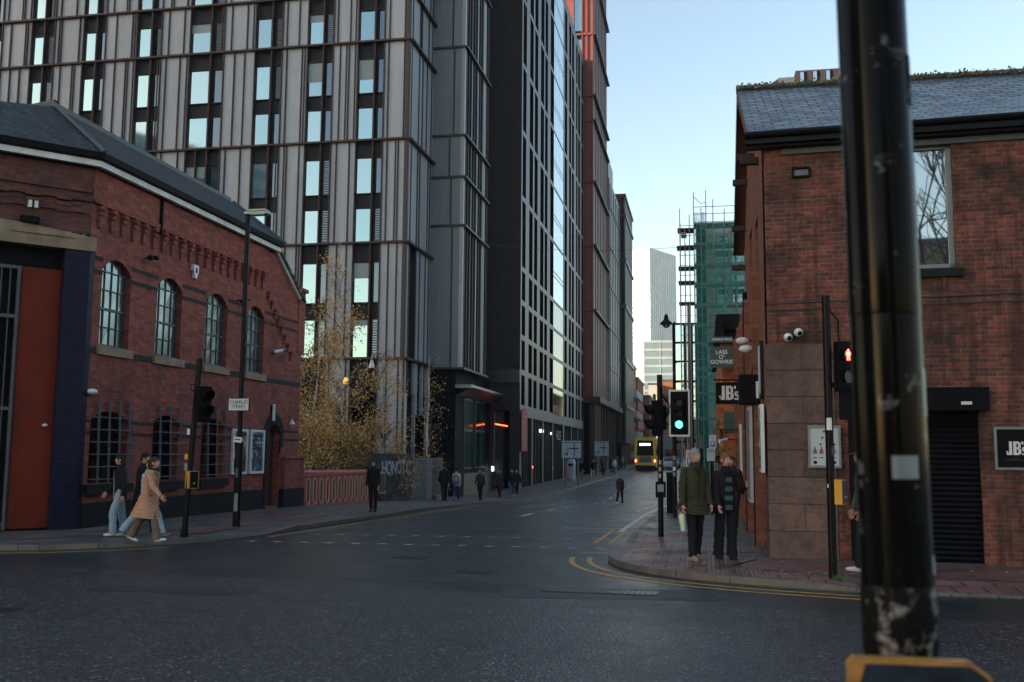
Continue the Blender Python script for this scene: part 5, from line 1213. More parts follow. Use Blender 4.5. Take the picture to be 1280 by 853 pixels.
# pole on the near corner of the right pavement (with push button)
t = thing('traffic_signal', 'black signal pole with push button box on the right kerb corner, lamps facing left', 'traffic signal', (-.9, 21.03, .1))
q = MB(); q.tube([(0, 0, 0), (0, 0, 3.33)], .057, 12); q.box((-.055, -.055, 3.1), (.055, .055, 3.35)); q.build('pole', 'blackpaint', t, True)
head_parts(t, (-.09, .06, 2.1), R(-75), 2, sc=1.05)
q = MB(); q.tube([(.05, 0, 2.9), (.17, 0, 2.75), (.2, 0, 2.55), (.08, 0, 2.4)], .012, 5); q.tube([(.05, 0, 2.95), (.22, 0, 2.7), (.1, 0, 2.45)], .012, 5); q.build('cable', 'black', t)
q = MB(); q.box((-.10, -.12, .80), (.11, -.05, 1.13)); f = q.build('button_unit', 'black', t); q = MB(); q.box((-.06, -.125, .92), (.07, -.121, 1.07)); q.build('face_plate', 'steel', f)
for k, z in enumerate((1.2, 1.34, 1.48)): sticker(t, z, -2.4+.2*k, .0585, .09, 1.2, 'steel')
# pole with the green light
t = thing('traffic_signal', 'tall traffic signal with white bordered backing board showing green', 'traffic signal', (-.81, 28.1, g(28.1)+.1))
q = MB(); q.tube([(0, 0, 0), (0, 0, 3.2)], .06, 12); q.build('pole', 'blackpaint', t, True)
head_parts(t, (.15, -.1, 2.38), R(-6), 3, (0, 'greenlamp'), True)
q = MB(); q.tube([(0, 0, 2.2), (.1, -.04, 2.3)], .03, 6); q.tube([(0, 0, 3.1), (.1, -.04, 3.1)], .03, 6); q.build('bracket', 'black', t)
for z in (1.15, 1.3, 1.45, 1.6): sticker(t, z, -2.5, .062, .11, 1.6, random.choice(['white', 'steel', 'iron']))
t = thing('control_cabinet', 'low black control cabinet behind the signal poles on the right pavement', 'cabinet', (-.98, 31.0, g(31)+.1)); q = MB(); q.box((-.16, -.15, 0), (.12, .25, 1.2)); q.build('body', 'black', t); q = MB(); q.box((-.18, -.17, 1.2), (.14, .27, 1.25)); q.build('lid', 'blackpaint', t)
# pole with red man
t = thing('traffic_signal', 'slim black signal pole with red man lamp in front of the sandstone corner', 'traffic signal', (1.73, 14.59, .1))
q = MB(); q.tube([(0, 0, 0), (0, 0, 3.96)], .057, 12); q.build('pole', 'blackpaint', t, True)
head_parts(t, (.265, .02, 2.62), R(14), 2, (1, 'redlamp'), False, True)
q = MB(); q.box((.16, .02, 2.2), (.36, .14, 2.62)); q.box((.05, .0, 2.66), (.22, .1, 2.72)); q.build('junction_box', 'black', t)
q = MB(); q.tube([(.05, 0, 3.75), (.16, 0, 3.6), (.16, 0, 3.35), (.2, .05, 3.28)], .013, 6); q.build('cable', 'black', t)
button_box(t, .13, .03, 1.02, R(62), 'iron')
sticker(t, 2.05, -2.3, .059, .17, 1.3, 'white'); sticker(t, 1.25, -2.6, .059, .05, .4); sticker(t, 1.7, -1.3, .059, .12, .6, 'iron')
mb = MB()
for k in range(70):
    c = Vector((1.78+random.gauss(0, .05), 14.53+random.gauss(0, .03), .11)); d = Vector((random.gauss(0, .3), random.gauss(0, .3), 1)).normalized()*random.uniform(.03, .08); mb.poly([c, c+Vector((.012, 0, 0)), c+d])
tag(mb.build('weed_tuft', 'weed'), 'small green weed tuft at the foot of the slim black signal pole', 'weed')
# foreground pole and push-button unit
PX, PY = .311, 1.66
t = thing('signal_pole', 'thick out of focus black pole rising through the right of the picture with torn stickers', 'pole', (PX, PY, 0))
t.rotation_euler = (0, -.0115, 0)
q = MB(); q.tube([(0, 0, 0), (0, 0, 1.9), (0, 0, 2.26), (0, 0, 3.9)], .0545, 28); q.build('shaft', 'polepaint', t, True)
q = MB(); q.lathe((0, 0, 0), [(.0545, 1.50), (.0560, 1.502), (.0562, 1.598), (.0545, 1.602)], 28); q.build('residue_band', 'residue', t, True)
q = MB(); q.lathe((0, 0, 0), [(.0545, 2.02), (.0552, 2.025), (.0552, 2.17), (.0545, 2.28)], 28); q.build('collar', 'polepaint', t, True)
sticker(t, 1.765, -1.75, .0550, .035, .75, 'steel'); sticker(t, 1.86, -.62, .0550, .075, .28, 'steel'); sticker(t, 2.36, -.62, .0556, .085, .5, 'residue'); sticker(t, 1.62, -.55, .0550, .028, .5, 'steel')
sticker(t, 1.70, -1.15, .0550, .045, .25, 'residue')
t = thing('push_button_unit', 'out of focus black and yellow pedestrian push button unit at the bottom right', 'push button unit', (.288, 1.60, 1.2))
q = MB()
P = [(-.085, -.03), (-.085, .295), (-.075, .305), (.085, .305), (.112, .285), (.125, .2), (.125, -.03)]
for y0, y1_ in ((-.030, -.006),):
    q.poly([(a, y0, z) for a, z in P][::-1]); q.poly([(a, y1_, z) for a, z in P])
    for i in range(len(P)): a, b = P[i], P[(i+1) % len(P)]; q.poly([(a[0], y0, a[1]), (b[0], y0, b[1]), (b[0], y1_, b[1]), (a[0], y1_, a[1])])
q.build('shell', plain('worn_yellow_plastic', (.34, .17, .04), .45, var=.5, vs=20), t)
q = MB(); F_ = [(-.064, -.03), (-.068, .27), (-.060, .297), (.083, .299), (.106, .283), (.124, .19), (.124, -.03)]
q.poly([(a, -.037, z) for a, z in F_][::-1])
for i in range(len(F_)): a, b = F_[i], F_[(i+1) % len(F_)]; q.poly([(a[0], -.037, a[1]), (a[0], -.029, a[1]), (b[0], -.029, b[1]), (b[0], -.037, b[1])])
q.build('face_plate', plain('scuffed_blue_black', (.010, .018, .030), .3, var=.8, vs=14), t)
q = MB(); q.ell((.03, -.039, .235), (.022, .008, .022)); q.build('push_button', 'black', t)
# swan neck lantern
t = thing('swan_neck_lamp', 'black swan neck street lantern curling over the road beside the scaffold', 'street lamp', (-.61, 45, g(45)+.1)); zb = t.location.z
q = MB(); q.tube([(0, 0, 0), (0, 0, 8.5-zb)], .065, 10)
arc = [(0, 0, 8.4-zb)]+[(-.5+.5*math.cos(a_), 0, 8.4-zb+.62*math.sin(a_)) for a_ in [math.pi*k/10 for k in range(11)]]+[(-1.0, 0, 8.1-zb)]
q.tube(arc, .055, 8); q.build('post', 'iron', t, True)
q = MB(); q.lathe((-1.0, 0, 7.6-zb), [(.30, .02), (.28, .08), (.12, .22), (.08, .42), (.03, .5)], 14); q.build('hood', 'black', t, True)
q = MB(); q.lathe((-1.0, 0, 7.5-zb), [(.02, -.05), (.12, -.02), (.2, .12)], 12); q.build('bowl', 'glassb', t, True)
# direction signs
def dirsign(x, y, label, w, z0, z1, px):
    t = thing('direction_sign', label, 'road sign', (x, y, g(y)+.1), 'direction signs on the left pavement'); b = g(y)+.1
    q = MB(); q.box((-w/2, -.03, z0-b), (w/2, 0, z1-b)); q.build('board', 'signpale', t)
    for dx in px: q = MB(); q.tube([(dx, .06, 0), (dx, .06, z1-b-.1)], .05, 8); q.build('post', 'steel', t)
    q = MB(); c = (z0+z1)/2-b; h = (z1-z0)
    q.box((w*.12, -.035, c-h*.42), (w*.17, -.031, c+h*.35)); q.box((-w*.1, -.035, c+h*.02), (w*.36, -.031, c+h*.09))
    q.tube([(-w*.23+.13*math.cos(k*.7), -.033, c+.12*math.sin(k*.7)) for k in range(10)], .016, 4); q.box((-w*.42, -.035, c+h*.38), (w*.42, -.031, c+h*.42)); q.box((-w*.25, -.035, c-h*.38), (-w*.2, -.031, c-h*.15))
    for i in range(5): q.box((-w*.4+i*w*.05, -.035, c-h*.3-.03*(i % 2)), (-w*.37+i*w*.05, -.031, c-h*.24))
    q.build('route_lines', 'plinth', t)
dirsign(-9.4, 71.5, 'larger nearer pale direction sign on two posts before the charcoal tower', 1.4, 1.45, 2.68, (-.42, .5))
dirsign(-10.3, 102, 'smaller farther pale direction sign on two posts before the oxblood tower', 1.45, 1.55, 3.02, (-.38, .6))
def psign(x, y, z, w, h, label, blue=True, pole=True, face='white'):
    t = thing('parking_sign', label, 'road sign', (x, y, g(y)+.1), 'parking signs on the right pavement'); b = g(y)+.1
    q = MB(); q.box((-w/2, -.03, z-b), (w/2, -.0, z+h-b)); q.build('plate', face, t)
    if blue: q = MB(); q.box((-w*.36, -.035, z-b+h*.1), (w*.36, -.031, z-b+h*.58)); q.build('blue_panel', 'blue', t); text('P', h*.42, 'lettering', 'white', t, (0, -.037, z-b+h*.34), bold=.003)
    q = MB(); 
    for k in range(3): q.box((-w*.35, -.035, z-b+h*(.68+.09*k)), (w*.35, -.031, z-b+h*(.71+.09*k)))
    q.build('notice_print', 'iron', t)
    q = MB(); q.tube([(0, .03, 0), (0, .03, z+h-b)], .03, 6); q.build('post', 'black', t)
psign(-.42, 30.2, 1.42, .24, .50, 'white parking sign with blue panel immediately left of the grey haired man')
psign(.2, 30.6, 1.60, .24, .38, 'greenish notice plate just right of the grey haired man', False, face='signpale')
psign(.26, 31.2, 1.98, .20, .40, 'higher small blue parking sign between the couple and the flower basket')
psign(-.10, 34, 2.0, .22, .42, 'small dark backed plate above the grey haired man', False, face='iron')
t = thingw('overhead_cable', 'thin cable slung across the street between the towers and the scaffold', 'cable', (-7, 60, 13.8)); q = MB(); q.tube([(-16.0-(0), 58, 15.1)]+[(lerp(-16, -.4, k/12), lerp(58, 61, k/12), 14.9-.5*math.sin(math.pi*k/12)-.4*k/12) for k in range(1, 13)], .013, 4, False); q.build('wire', 'iron', t)

# ---------------------------------------------------------------- vehicles
t = thing('bus', 'yellow bus seen from behind with dark rear window and glowing tail lights', 'bus', (-6.85, 119, g(121)))
H = 3.95
def rrect(w, h, r, n=5, z0=.3):
    P = []
    for cx, cz, a0 in ((w/2-r, z0+.15, -90), (w/2-r, h-r, 0), (-w/2+r, h-r, 90), (-w/2+r, z0+.15, 180)):
        rr = r if cz > 1 else .15
        for k in range(n+1): a = R(a0+90*k/n); P.append((cx+(r if cz > 1 else .15)*math.cos(a)+(0 if cz > 1 else (r-.15)*(1 if cx > 0 else -1)), cz+rr*math.sin(a)))
    return P
q = MB(); P = rrect(2.5, H, .38)
q.poly([(a, 0, z) for a, z in P][::-1])
for i in range(len(P)): a, b = P[i], P[(i+1) % len(P)]; q.poly([(a[0], 0, a[1]), (b[0], 0, b[1]), (b[0], 10.8, b[1]), (a[0], 10.8, a[1])])
q.poly([(a, 10.8, z) for a, z in P]); q.build('body', 'busyellow', t)
q = MB(); q.poly([(x, -.03, z) for x, z in ((-.98, 1.75), (.98, 1.75), (.88, 3.55), (-.88, 3.55))]); q.build('rear_window', 'glassk', t)
q = MB(); q.box((-.65, -.05, 2.95), (.6, -.035, 3.2)); q.build('route_display', 'ledwhite', t)
q = MB(); q.box((-.72, -.04, .95), (.72, -.01, 1.45)); q.build('blue_panel', plain('bus_blue', (.03, .10, .17), .4), t)
q = MB(); q.box((-1.2, -.04, .28), (1.2, -.01, .62)); q.build('bumper', 'black', t)
q = MB(); q.box((-.27, -.05, .66), (.27, -.035, .78)); q.build('number_plate', plain('plate_yellow', (.6, .42, .05), .4), t)
q = MB()
for k in range(4): q.box((-.7, -.045, 1.5+k*.05), (.7, -.035, 1.52+k*.05))
q.build('engine_vent', 'black', t)
for sx in (-1.42, 1.42): q = MB(); q.box((sx-.12, 10.6, 2.1), (sx+.12, 10.75, 2.6)); q.build('mirror', 'black', t)
for x in (-1.12, 1.12): q = MB(); q.ell((x, -.03, 1.15), (.10, .03, .16), 8, 6); q.build('tail_light', 'taillamp', t)
for x in (-1.1, 1.1):
    for y in (2.6, 8.6): q = MB(); q.lathe((x-.12, y, .48), [(.01, 0), (.48, 0), (.48, .25), (.01, .25)], 14, Matrix.Rotation(R(90), 4, 'Y')); q.build('wheel', 'tyre', t)
for x in (-1.26, 1.26): q = MB(); q.box((x-.01, .5, 1.8), (x+.01, 10.4, 3.0)); q.build('side_window', 'glassk', t)
def car(x, y, label, mt, rz=math.pi, z=None):
    t = thing('parked_car', label, 'car', (x, y, g(y) if z is None else z), 'cars queueing beyond the bus', rz)
    q = MB(); prof = [(-2.1, .35), (-2.15, .75), (-1.5, .92), (-.8, 1.42), (.9, 1.45), (1.7, .98), (2.1, .85), (2.15, .35)]
    q.poly([(-.88, a, z_) for a, z_ in prof]); q.poly([(.88, a, z_) for a, z_ in prof][::-1])
    for i in range(len(prof)): a, b = prof[i], prof[(i+1) % len(prof)]; q.poly([(-.88, a[0], a[1]), (.88, a[0], a[1]), (.88, b[0], b[1]), (-.88, b[0], b[1])][::-1])
    q.build('body', mt, t); q = MB(); q.poly([(-.7, 1.62, 1.04), (.7, 1.62, 1.04), (.62, .98, 1.42), (-.62, .98, 1.42)]); q.poly([(-.7, -1.46, .97), (.7, -1.46, .97), (.62, -.84, 1.41), (-.62, -.84, 1.41)][::-1]); q.build('windscreen', 'glassk', t)
    for sx in (-.6, .6): q = MB(); q.ell((sx, 2.12, .7), (.18, .05, .09), 8, 6); q.build('headlight', 'white', t)
    for sx in (-.8, .8):
        for sy in (-1.3, 1.35): q = MB(); q.lathe((sx-.1, sy, .33), [(.01, 0), (.33, 0), (.33, .2), (.01, .2)], 12, Matrix.Rotation(R(90), 4, 'Y')); q.build('wheel', 'tyre', t)
car(-4.2, 126, 'pale car facing the camera in the lane right of the bus', 'concrete')
car(-4.0, 133, 'dark car just behind the pale car right of the bus', 'greyframe')
t = thing('box_van', 'white high sided van following the cars right of the bus', 'van', (-4.4, 141, g(141)))
q = MB(); q.box((-1.3, 0, .5), (1.3, 6, 4.3)); q.build('box_body', 'concrete', t); q = MB(); q.box((-1.0, -1.4, .5), (1.0, 0, 2.4)); f = q.build('cab', 'concrete', t); q = MB(); q.poly([(-.9, -1.42, 1.4), (.9, -1.42, 1.4), (.85, -1.41, 2.3), (-.85, -1.41, 2.3)]); q.build('windscreen', 'glassk', f)
for sx in (-1, .8):
    for sy in (-.6, 4.5): q = MB(); q.lathe((sx, sy, .45), [(.01, 0), (.45, 0), (.45, .25), (.01, .25)], 12, Matrix.Rotation(R(90), 4, 'Y')); q.build('wheel', 'tyre', t)

# ---------------------------------------------------------------- people
def skinmesh(verts, edges, rad, sub=2):
    me = bpy.data.meshes.new('skel'); me.from_pydata(verts, edges, []); o = bpy.data.objects.new('skel', me); COL.objects.link(o)
    md = o.modifiers.new('s', 'SKIN'); sb = o.modifiers.new('b', 'SUBSURF'); sb.levels = sub; sb.render_levels = sub
    sv_ = me.skin_vertices[0].data
    for i, r in enumerate(rad): sv_[i].radius = (r, r); sv_[i].use_root = (i == 0)
    bpy.context.view_layer.update(); dg = bpy.context.evaluated_depsgraph_get(); ev = o.evaluated_get(dg).to_mesh()
    V = [tuple(v.co) for v in ev.vertices]; F = [tuple(p.vertices) for p in ev.polygons]
    o.evaluated_get(dg).to_mesh_clear(); bpy.data.objects.remove(o); bpy.data.meshes.remove(me); return V, F
CLOTH = {}
def cl(c):
    k = tuple(round(v, 3) for v in c)
    if k not in CLOTH: CLOTH[k] = cloth('cloth_%d' % len(CLOTH), k)
    return CLOTH[k]
def folds(q, pts, rr, seg=14, amp=.006, ph=0):
    # tube resampled along its length with soft cloth folds
    P = []; Q = []; n = len(pts); rr = [r if isinstance(r, tuple) else (r, r) for r in rr]
    for i in range(n-1):
        for j in range(4): t_ = j/4; P.append(Vector(pts[i]).lerp(Vector(pts[i+1]), t_)); Q.append((lerp(rr[i][0], rr[i+1][0], t_), lerp(rr[i][1], rr[i+1][1], t_)))
    P.append(Vector(pts[-1])); Q.append(rr[-1]); i0 = len(q.v); q.tube(P, Q, seg)
    for k in range(len(P)):
        for j in range(seg):
            v = Vector(q.v[i0+k*seg+j]); d = (v-P[k]); L = max(d.length, 1e-4)
            f_ = math.sin(k*1.9+j*1.3+ph)+.7*math.sin(k*.8-j*2.1+ph*2)+.6*math.sin(k*3.1+ph*3); q.v[i0+k*seg+j] = tuple(v+d/L*f_*amp)
    return q
HANDS = {}
def person(x, y, h, rz, label, pose, top, legs, shoe, hair, hairstyle='short', z=None, lod=1, coat=None, lw=1., group=None, build=1., skin='skin', sleeve=None, scarf=None, stripe=None):
    """pose: hl kl hr kr al el ar er bl br lean head"""
    zz = (g(y)+.104) if z is None else z
    t = thing('person', label, 'person', (x, y, zz), group, rz); t.scale = (h/1.75,)*3
    p = dict(hl=0, kl=0, hr=0, kr=0, al=5, el=12, ar=5, er=12, bl=8, br=8, lean=2, head=0, tilt=0); p.update(pose)
    L = {}
    for s, sx in (('l', -1), ('r', 1)):
        hp = Vector(((.09 if not (coat and coat > .3) else .07)*sx, 0, 0)); a = R(p['h'+s]); k = R(p['k'+s]); kn = hp+Vector((.01*sx, math.sin(a), -math.cos(a)))*.44; an = kn+Vector((0, math.sin(a-k), -math.cos(a-k)))*.42; L[s] = [hp, kn, an, a-k]
    low = min(L['l'][2].z, L['r'][2].z); H0 = .085-low
    for s in 'lr': L[s][:3] = [v+Vector((0, 0, H0)) for v in L[s][:3]]
    ln = R(p['lean']); sp = lambda d: Vector((0, math.sin(ln)*d, H0+.0+math.cos(ln)*d))
    pel = Vector((0, 0, H0)); sh = sp(.50); nk = sp(.57); hd = sp(.70)+Vector((0, .015, 0))
    Aa = {}
    for s, sx in (('l', -1), ('r', 1)):
        s0 = sh+Vector((.162*sx*build, 0, -.035)); a = R(p['a'+s]); b = R(p['b'+s])*sx; e = R(p['e'+s]); inw = R(p.get('i'+s, 0))*-sx
        d1 = Vector((math.sin(b), math.sin(a)*math.cos(b), -math.cos(a)*math.cos(b))); el_ = s0+d1*.29
        d2 = Vector((math.sin(b*.4)+math.sin(inw), math.sin(a+e), -math.cos(a+e))).normalized(); wr = el_+d2*.25; Aa[s] = (s0, el_, wr, d2)
    # the continuous body
    vs = [pel, sp(.2), sp(.38), sp(.48), nk, hd-Vector((0, 0, .06))]; ed = [(0, 1), (1, 2), (2, 3), (3, 4), (4, 5)]; rd = [.11, .10, .11, .075, .050, .055]
    for s in 'lr':
        i = len(vs); vs += [L[s][0], L[s][1], L[s][2], L[s][2]+Vector((0, .10, -.055))]; ed += [(0, i), (i, i+1), (i+1, i+2), (i+2, i+3)]; rd += [.085, .055, .038, .03]
        i = len(vs); a = Aa[s]; vs += [a[0], a[1], a[2]]; ed += [(3, i), (i, i+1), (i+1, i+2)]; rd += [.042, .036, .028]
    V, F = skinmesh([tuple(v) for v in vs], ed, rd, 1)
    mb = MB(); mb.v = V; mb.f = F; mb.mi = [0]*len(F)
    hr_ = Matrix.Translation(hd) @ Matrix.Rotation(R(p['head']), 4, 'Z') @ Matrix.Rotation(R(-p['tilt']), 4, 'X'); Rm = hr_.to_3x3()
    def hp_(a): return hr_ @ Vector(a)
    seg, rings = 16, 12; i0 = len(mb.v)
    for k in range(rings+1):
        ph = math.pi*k/rings; zc = -math.cos(ph)
        for j in range(seg):
            th = 2*math.pi*j/seg; cx, cy = math.cos(th), math.sin(th); r = math.sin(ph)
            wx = .074*(1-.22*max(0, -zc)); yy = cy*r*(.094 if cy < 0 else .088)+(.012 if zc < -.3 and cy > 0 else 0); X_ = cx*r*wx
            if abs(cx) < .45 and cy > 0 and -.35 < zc < .15: yy += .016*(1-abs(cx)/.45)        # nose
            if .0 < zc < .3 and cy > .5 and .2 < abs(cx) < .7: yy -= .006                     # sockets
            mb.v.append(tuple(hp_((X_, yy, zc*.118))))
    for k in range(rings):
        for j in range(seg): q = i0+k*seg; mb.f.append((q+j, q+(j+1) % seg, q+seg+(j+1) % seg, q+seg+j)); mb.mi.append(0)
    for sx in (-1, 1): mb.ell(hp_((.076*sx, -.005, -.01)), (.012, .022, .032), 6, 5, Rm)
    mb.cur = 1
    for sx in (-1, 1): mb.ell(hp_((.030*sx, .081, .014)), (.012, .006, .007), 6, 4, Rm)
    mb.cur = 2; mb.ell(hp_((0, .090, -.058)), (.024, .006, .006), 6, 4, Rm); mb.cur = 0
    for s, sx in (('l', -1), ('r', 1)):
        w, d = Aa[s][2], Aa[s][3]; side = Vector((0, 1, 0)) if abs(d.y) < .75 else Vector((0, 0, 1)); side = (side-d*side.dot(d)).normalized(); nrm = d.cross(side).normalized()*(-sx)
        c = w+d*.045; B = Matrix((side, nrm, d)).transposed(); mb.ell(c, (.040, .017, .052), 8, 6, B)
        for fi, (off_, ln_) in enumerate(((-.030, .058), (-.011, .072), (.009, .078), (.028, .070))):
            b0 = w+d*.085+side*off_; b1 = b0+(d+nrm*.25).normalized()*ln_*.5; b2 = b1+(d*.7+nrm*.75).normalized()*ln_*.5; mb.tube([b0, b1, b2], [.0095, .0085, .007], 6)
        b0 = w+d*.03+side*.032; mb.tube([b0, b0+(d*.6+side*.7).normalized()*.035, b0+(d*.9+side*.5+nrm*.3).normalized()*.065], [.012, .010, .008], 6)
    mb.build('body', [skin, 'eye', plain('lip', (.26, .09, .08), .5) if 'lip' not in bpy.data.materials else bpy.data.materials['lip']], t, True)
    Wm = Matrix.Translation((x, y, zz)) @ Matrix.Rotation(rz, 4, 'Z') @ Matrix.Scale(h/1.75, 4)
    HANDS[label] = {s: Wm @ (Aa[s][2]+Aa[s][3]*.08) for s in 'lr'}
    # clothes
    q = MB()
    hem = -.14 if coat is None else -.16
    rings_ = [(hem, .125, .185), (.0, .125, .178), (.14, .112, .162), (.28, .120, .172), (.38, .120, .182), (.455, .105, .172), (.505, .085, .132), (.545, .068, .088), (.575, .060, .066)]
    folds(q, [sp(d) for d, _, _ in rings_], [(a*build*1.05, b*build) for _, a, b in rings_], 18, .005, x)
    tp = q.build('jacket' if coat is None else 'coat', cl(top), t, True)
    q = MB(); q.tube([sp(.555), sp(.60)], [(.073, .080), (.066, .070)], 12); q.build('collar', cl(scarf or tuple(v*.8 for v in top)), tp, True)
    for s in 'lr':
        a = Aa[s]; q = MB(); m1 = a[0].lerp(a[1], .5); m2 = a[1].lerp(a[2], .5)
        q.ell(a[0]+Vector((0, 0, -.0)), (.060*build, .068, .060), 10, 6); folds(q, [a[0]+Vector((0, 0, .02)), m1, a[1], m2, a[2]+a[3]*.01], [.056*build, .064, .060, .053, .046], 10, .005, x+ord(s)); q.build('sleeve', cl(sleeve or top), tp, True)
    if coat is not None:      # long coat skirt
        q = MB(); sway = (L['l'][1]+L['r'][1])*.5; n = 5; pts = []; rr = []
        for k in range(n+1): f_ = k/n; c = pel.lerp(Vector((0, sway.y-.05, H0-coat)), f_); c.z = H0+.05-(coat+.05)*f_; pts.append(c); rr.append((lerp(.145, .31, f_), lerp(.185, .28, f_)))
        folds(q, pts, rr, 18, .008, y); q.build('coat_skirt', cl(top), tp, True)
    if lod:
        q = MB()      # front placket and pocket flaps that follow the chest
        def pt(th, d_, o_=.003):
            k_ = 0
            while k_ < len(rings_)-2 and rings_[k_+1][0] < d_: k_ += 1
            f_ = (d_-rings_[k_][0])/(rings_[k_+1][0]-rings_[k_][0]); ra_ = lerp(rings_[k_][1], rings_[k_+1][1], f_)*build*1.05+o_; rb_ = lerp(rings_[k_][2], rings_[k_+1][2], f_)*build+o_; c = sp(d_)
            return (c.x+math.sin(th)*rb_, c.y+math.cos(th)*ra_, c.z)
        for k in range(12):
            d0, d1 = -.13+k*.055, -.13+(k+1)*.055; q.poly([pt(-.05, d0, .008), pt(.06, d0, .008), pt(.06, d1, .008), pt(-.05, d1, .008)])
        for sx in (-1, 1):
            q.poly([pt(sx*.45, .02, .009), pt(sx*.95, .05, .009), pt(sx*.95, .08, .009), pt(sx*.45, .05, .009)])
            q.poly([pt(sx*.12, .40, .010), pt(sx*.55, .50, .012), pt(sx*.40, .53, .012), pt(sx*.08, .46, .010)])
        q.build('placket', cl(tuple(v*.45 for v in top)), tp)
    if stripe:
        q = MB()
        for k in range(16):
            q.cur = (k//2) % 2
            for j in range(6):
                P4 = []
                for (kk, jj) in ((k, j), (k, j+1), (k+1, j+1), (k+1, j)):
                    d_ = -.12+kk*.038; wv = .42-.18*abs(kk-6)/10; th = (jj/6-.5)*2*wv; c = sp(d_); P4.append((c.x+math.sin(th)*.19, c.y+math.cos(th)*.142-.003*kk*0, c.z))
                q.poly(P4)
        q.build('top_under_jacket', [cl(stripe[0]), cl(stripe[1])], tp)
    th_ = .80 if coat and coat > .3 else 1.; q = MB(); q.ell(pel, (.145*th_, .103, .13), 12, 8); 
    for s in 'lr':
        a, b, c, _ = L[s]; folds(q, [a+Vector((0, 0, .06)), a.lerp(b, .35), b, b.lerp(c, .5), c+Vector((0, 0, -.02))], [.092*th_, .088*th_, .066*lw*th_, .060*lw, .058*lw**1.6], 12, .005, y+ord(s))
    q.build('trousers', cl(legs), t, True)
    for s in 'lr':
        c = L[s][2]; an = L[s][3]; up_ = max(-.6, min(.7, -an*.9)); Mx_ = Matrix.Translation(c) @ Matrix.Rotation(-up_*.8, 4, 'X'); q = MB()
        q.ell(Mx_ @ Vector((0, .055, -.045)), (.044, .135, .036), 12, 8, Mx_.to_3x3()); q.ell(Mx_ @ Vector((0, -.02, -.02)), (.042, .055, .06), 10, 6, Mx_.to_3x3())
        so = q.build('shoe', cl(shoe), t, True); q = MB(); q.ell(Mx_ @ Vector((0, .055, -.068)), (.047, .142, .016), 12, 6, Mx_.to_3x3()); q.build('sole', cl((.35, .33, .30) if sum(shoe) > .3 else (.02, .02, .02)), so, True)
    # hair
    q = MB(); n1, n2 = 16, 8
    i0 = 0
    for k in range(n2+1):
        for j in range(n1):
            th = 2*math.pi*j/n1; cy = math.sin(th); maxph = lerp(2.0, 1.22, (cy+1)/2)+(.25 if abs(cy) < .4 else 0)+(.35 if hairstyle != 'short' and cy < .3 else 0); ph = maxph*k/n2
            wob = 1+.03*math.sin(th*5+k); q.v.append(tuple(hp_((.083*math.sin(ph)*math.cos(th)*wob, .100*math.sin(ph)*math.sin(th)*wob-.008, .126*math.cos(ph)+.006))))
    for k in range(n2):
        for j in range(n1): q.f.append((k*n1+j, (k+1)*n1+j, (k+1)*n1+(j+1) % n1, k*n1+(j+1) % n1)); q.mi.append(0)
    if hairstyle == 'pony': q.ell(hp_((0, -.10, .03)), (.035, .04, .045), 8, 6); q.tube([hp_((0, -.11, .02)), hp_((0, -.14, -.06)), hp_((0, -.115, -.14))], [.03, .034, .012], 8)
    if hairstyle == 'long': q.tube([hp_((0, -.05, .02)), hp_((0, -.07, -.10)), hp_((0, -.075, -.22))], [(.055, .085), (.05, .09), (.02, .06)], 10)
    if hairstyle == 'low': q.tube([hp_((-.03, -.07, 0)), hp_((-.075, -.06, -.08)), hp_((-.09, -.02, -.16)), hp_((-.08, .0, -.21))], [.05, .05, .04, .015], 8)
    if hairstyle == 'cap': q.tube([hp_((0, -.02, .05)), hp_((0, -.02, .12))], [(.104, .088), (.07, .06)], 12); q.tube([hp_((0, .06, .05)), hp_((0, .16, .04))], [(.06, .012), (.045, .008)], 8)
    q.build('cap' if hairstyle == 'cap' else 'hair', cl(hair), t, True)
    return t
BLK = (.012, .012, .014)
walk = dict(hl=22, kl=8, hr=-16, kr=22, al=-22, el=10, ar=22, er=22, lean=4)
walk2 = dict(hl=-18, kl=28, hr=20, kr=6, al=20, el=18, ar=-20, er=10, lean=4)
# the couple on the right corner
person(-.16, 16.52, 1.78, R(208), 'grey haired man in olive parka holding a pale green bottle', dict(hl=-7, kl=4, hr=9, kr=8, ar=4, er=10, br=12, al=6, el=14, bl=4, head=24, lean=1, tilt=2), (.042, .039, .022), BLK, (.26, .21, .15), (.22, .21, .20), 'short', coat=.16, lw=1.05, build=1.1)
person(.33, 16.78, 1.71, R(205), 'woman in black jacket with fair tied hair and folded forearm beside the man in olive', dict(hl=3, kl=4, hr=-5, kr=4, al=10, el=98, il=15, bl=20, ar=6, er=22, br=6, head=22, lean=1), BLK, (.010, .012, .016), (.02, .02, .02), (.15, .075, .035), 'low', lw=1.35, build=1.0, stripe=((.055, .10, .10), (.008, .010, .012)))
t = thing('drinking_bottle', 'pale green insulated bottle held in the right hand of the man in olive', 'bottle', HANDS['grey haired man in olive parka holding a pale green bottle']['r']+Vector((0, -.01, -.34)), None); t.rotation_euler = (0, R(-5), 0)
q = MB(); q.lathe((0, 0, 0), [(.0, 0), (.034, .0), (.037, .02), (.047, .2), (.047, .25), (.03, .27)], 16); q.build('bottle_body', plain('pale_green_enamel', (.55, .68, .44), .4, var=.03), t, True); q = MB(); q.lathe((0, 0, .27), [(.032, 0), (.032, .03), (.0, .035)], 12); q.tube([(-.03, 0, .02+.27), (-.03, 0, .08+.27), (.03, 0, .08+.27), (.03, 0, .02+.27)], .007, 6); q.build('lid', 'steel', t, True)
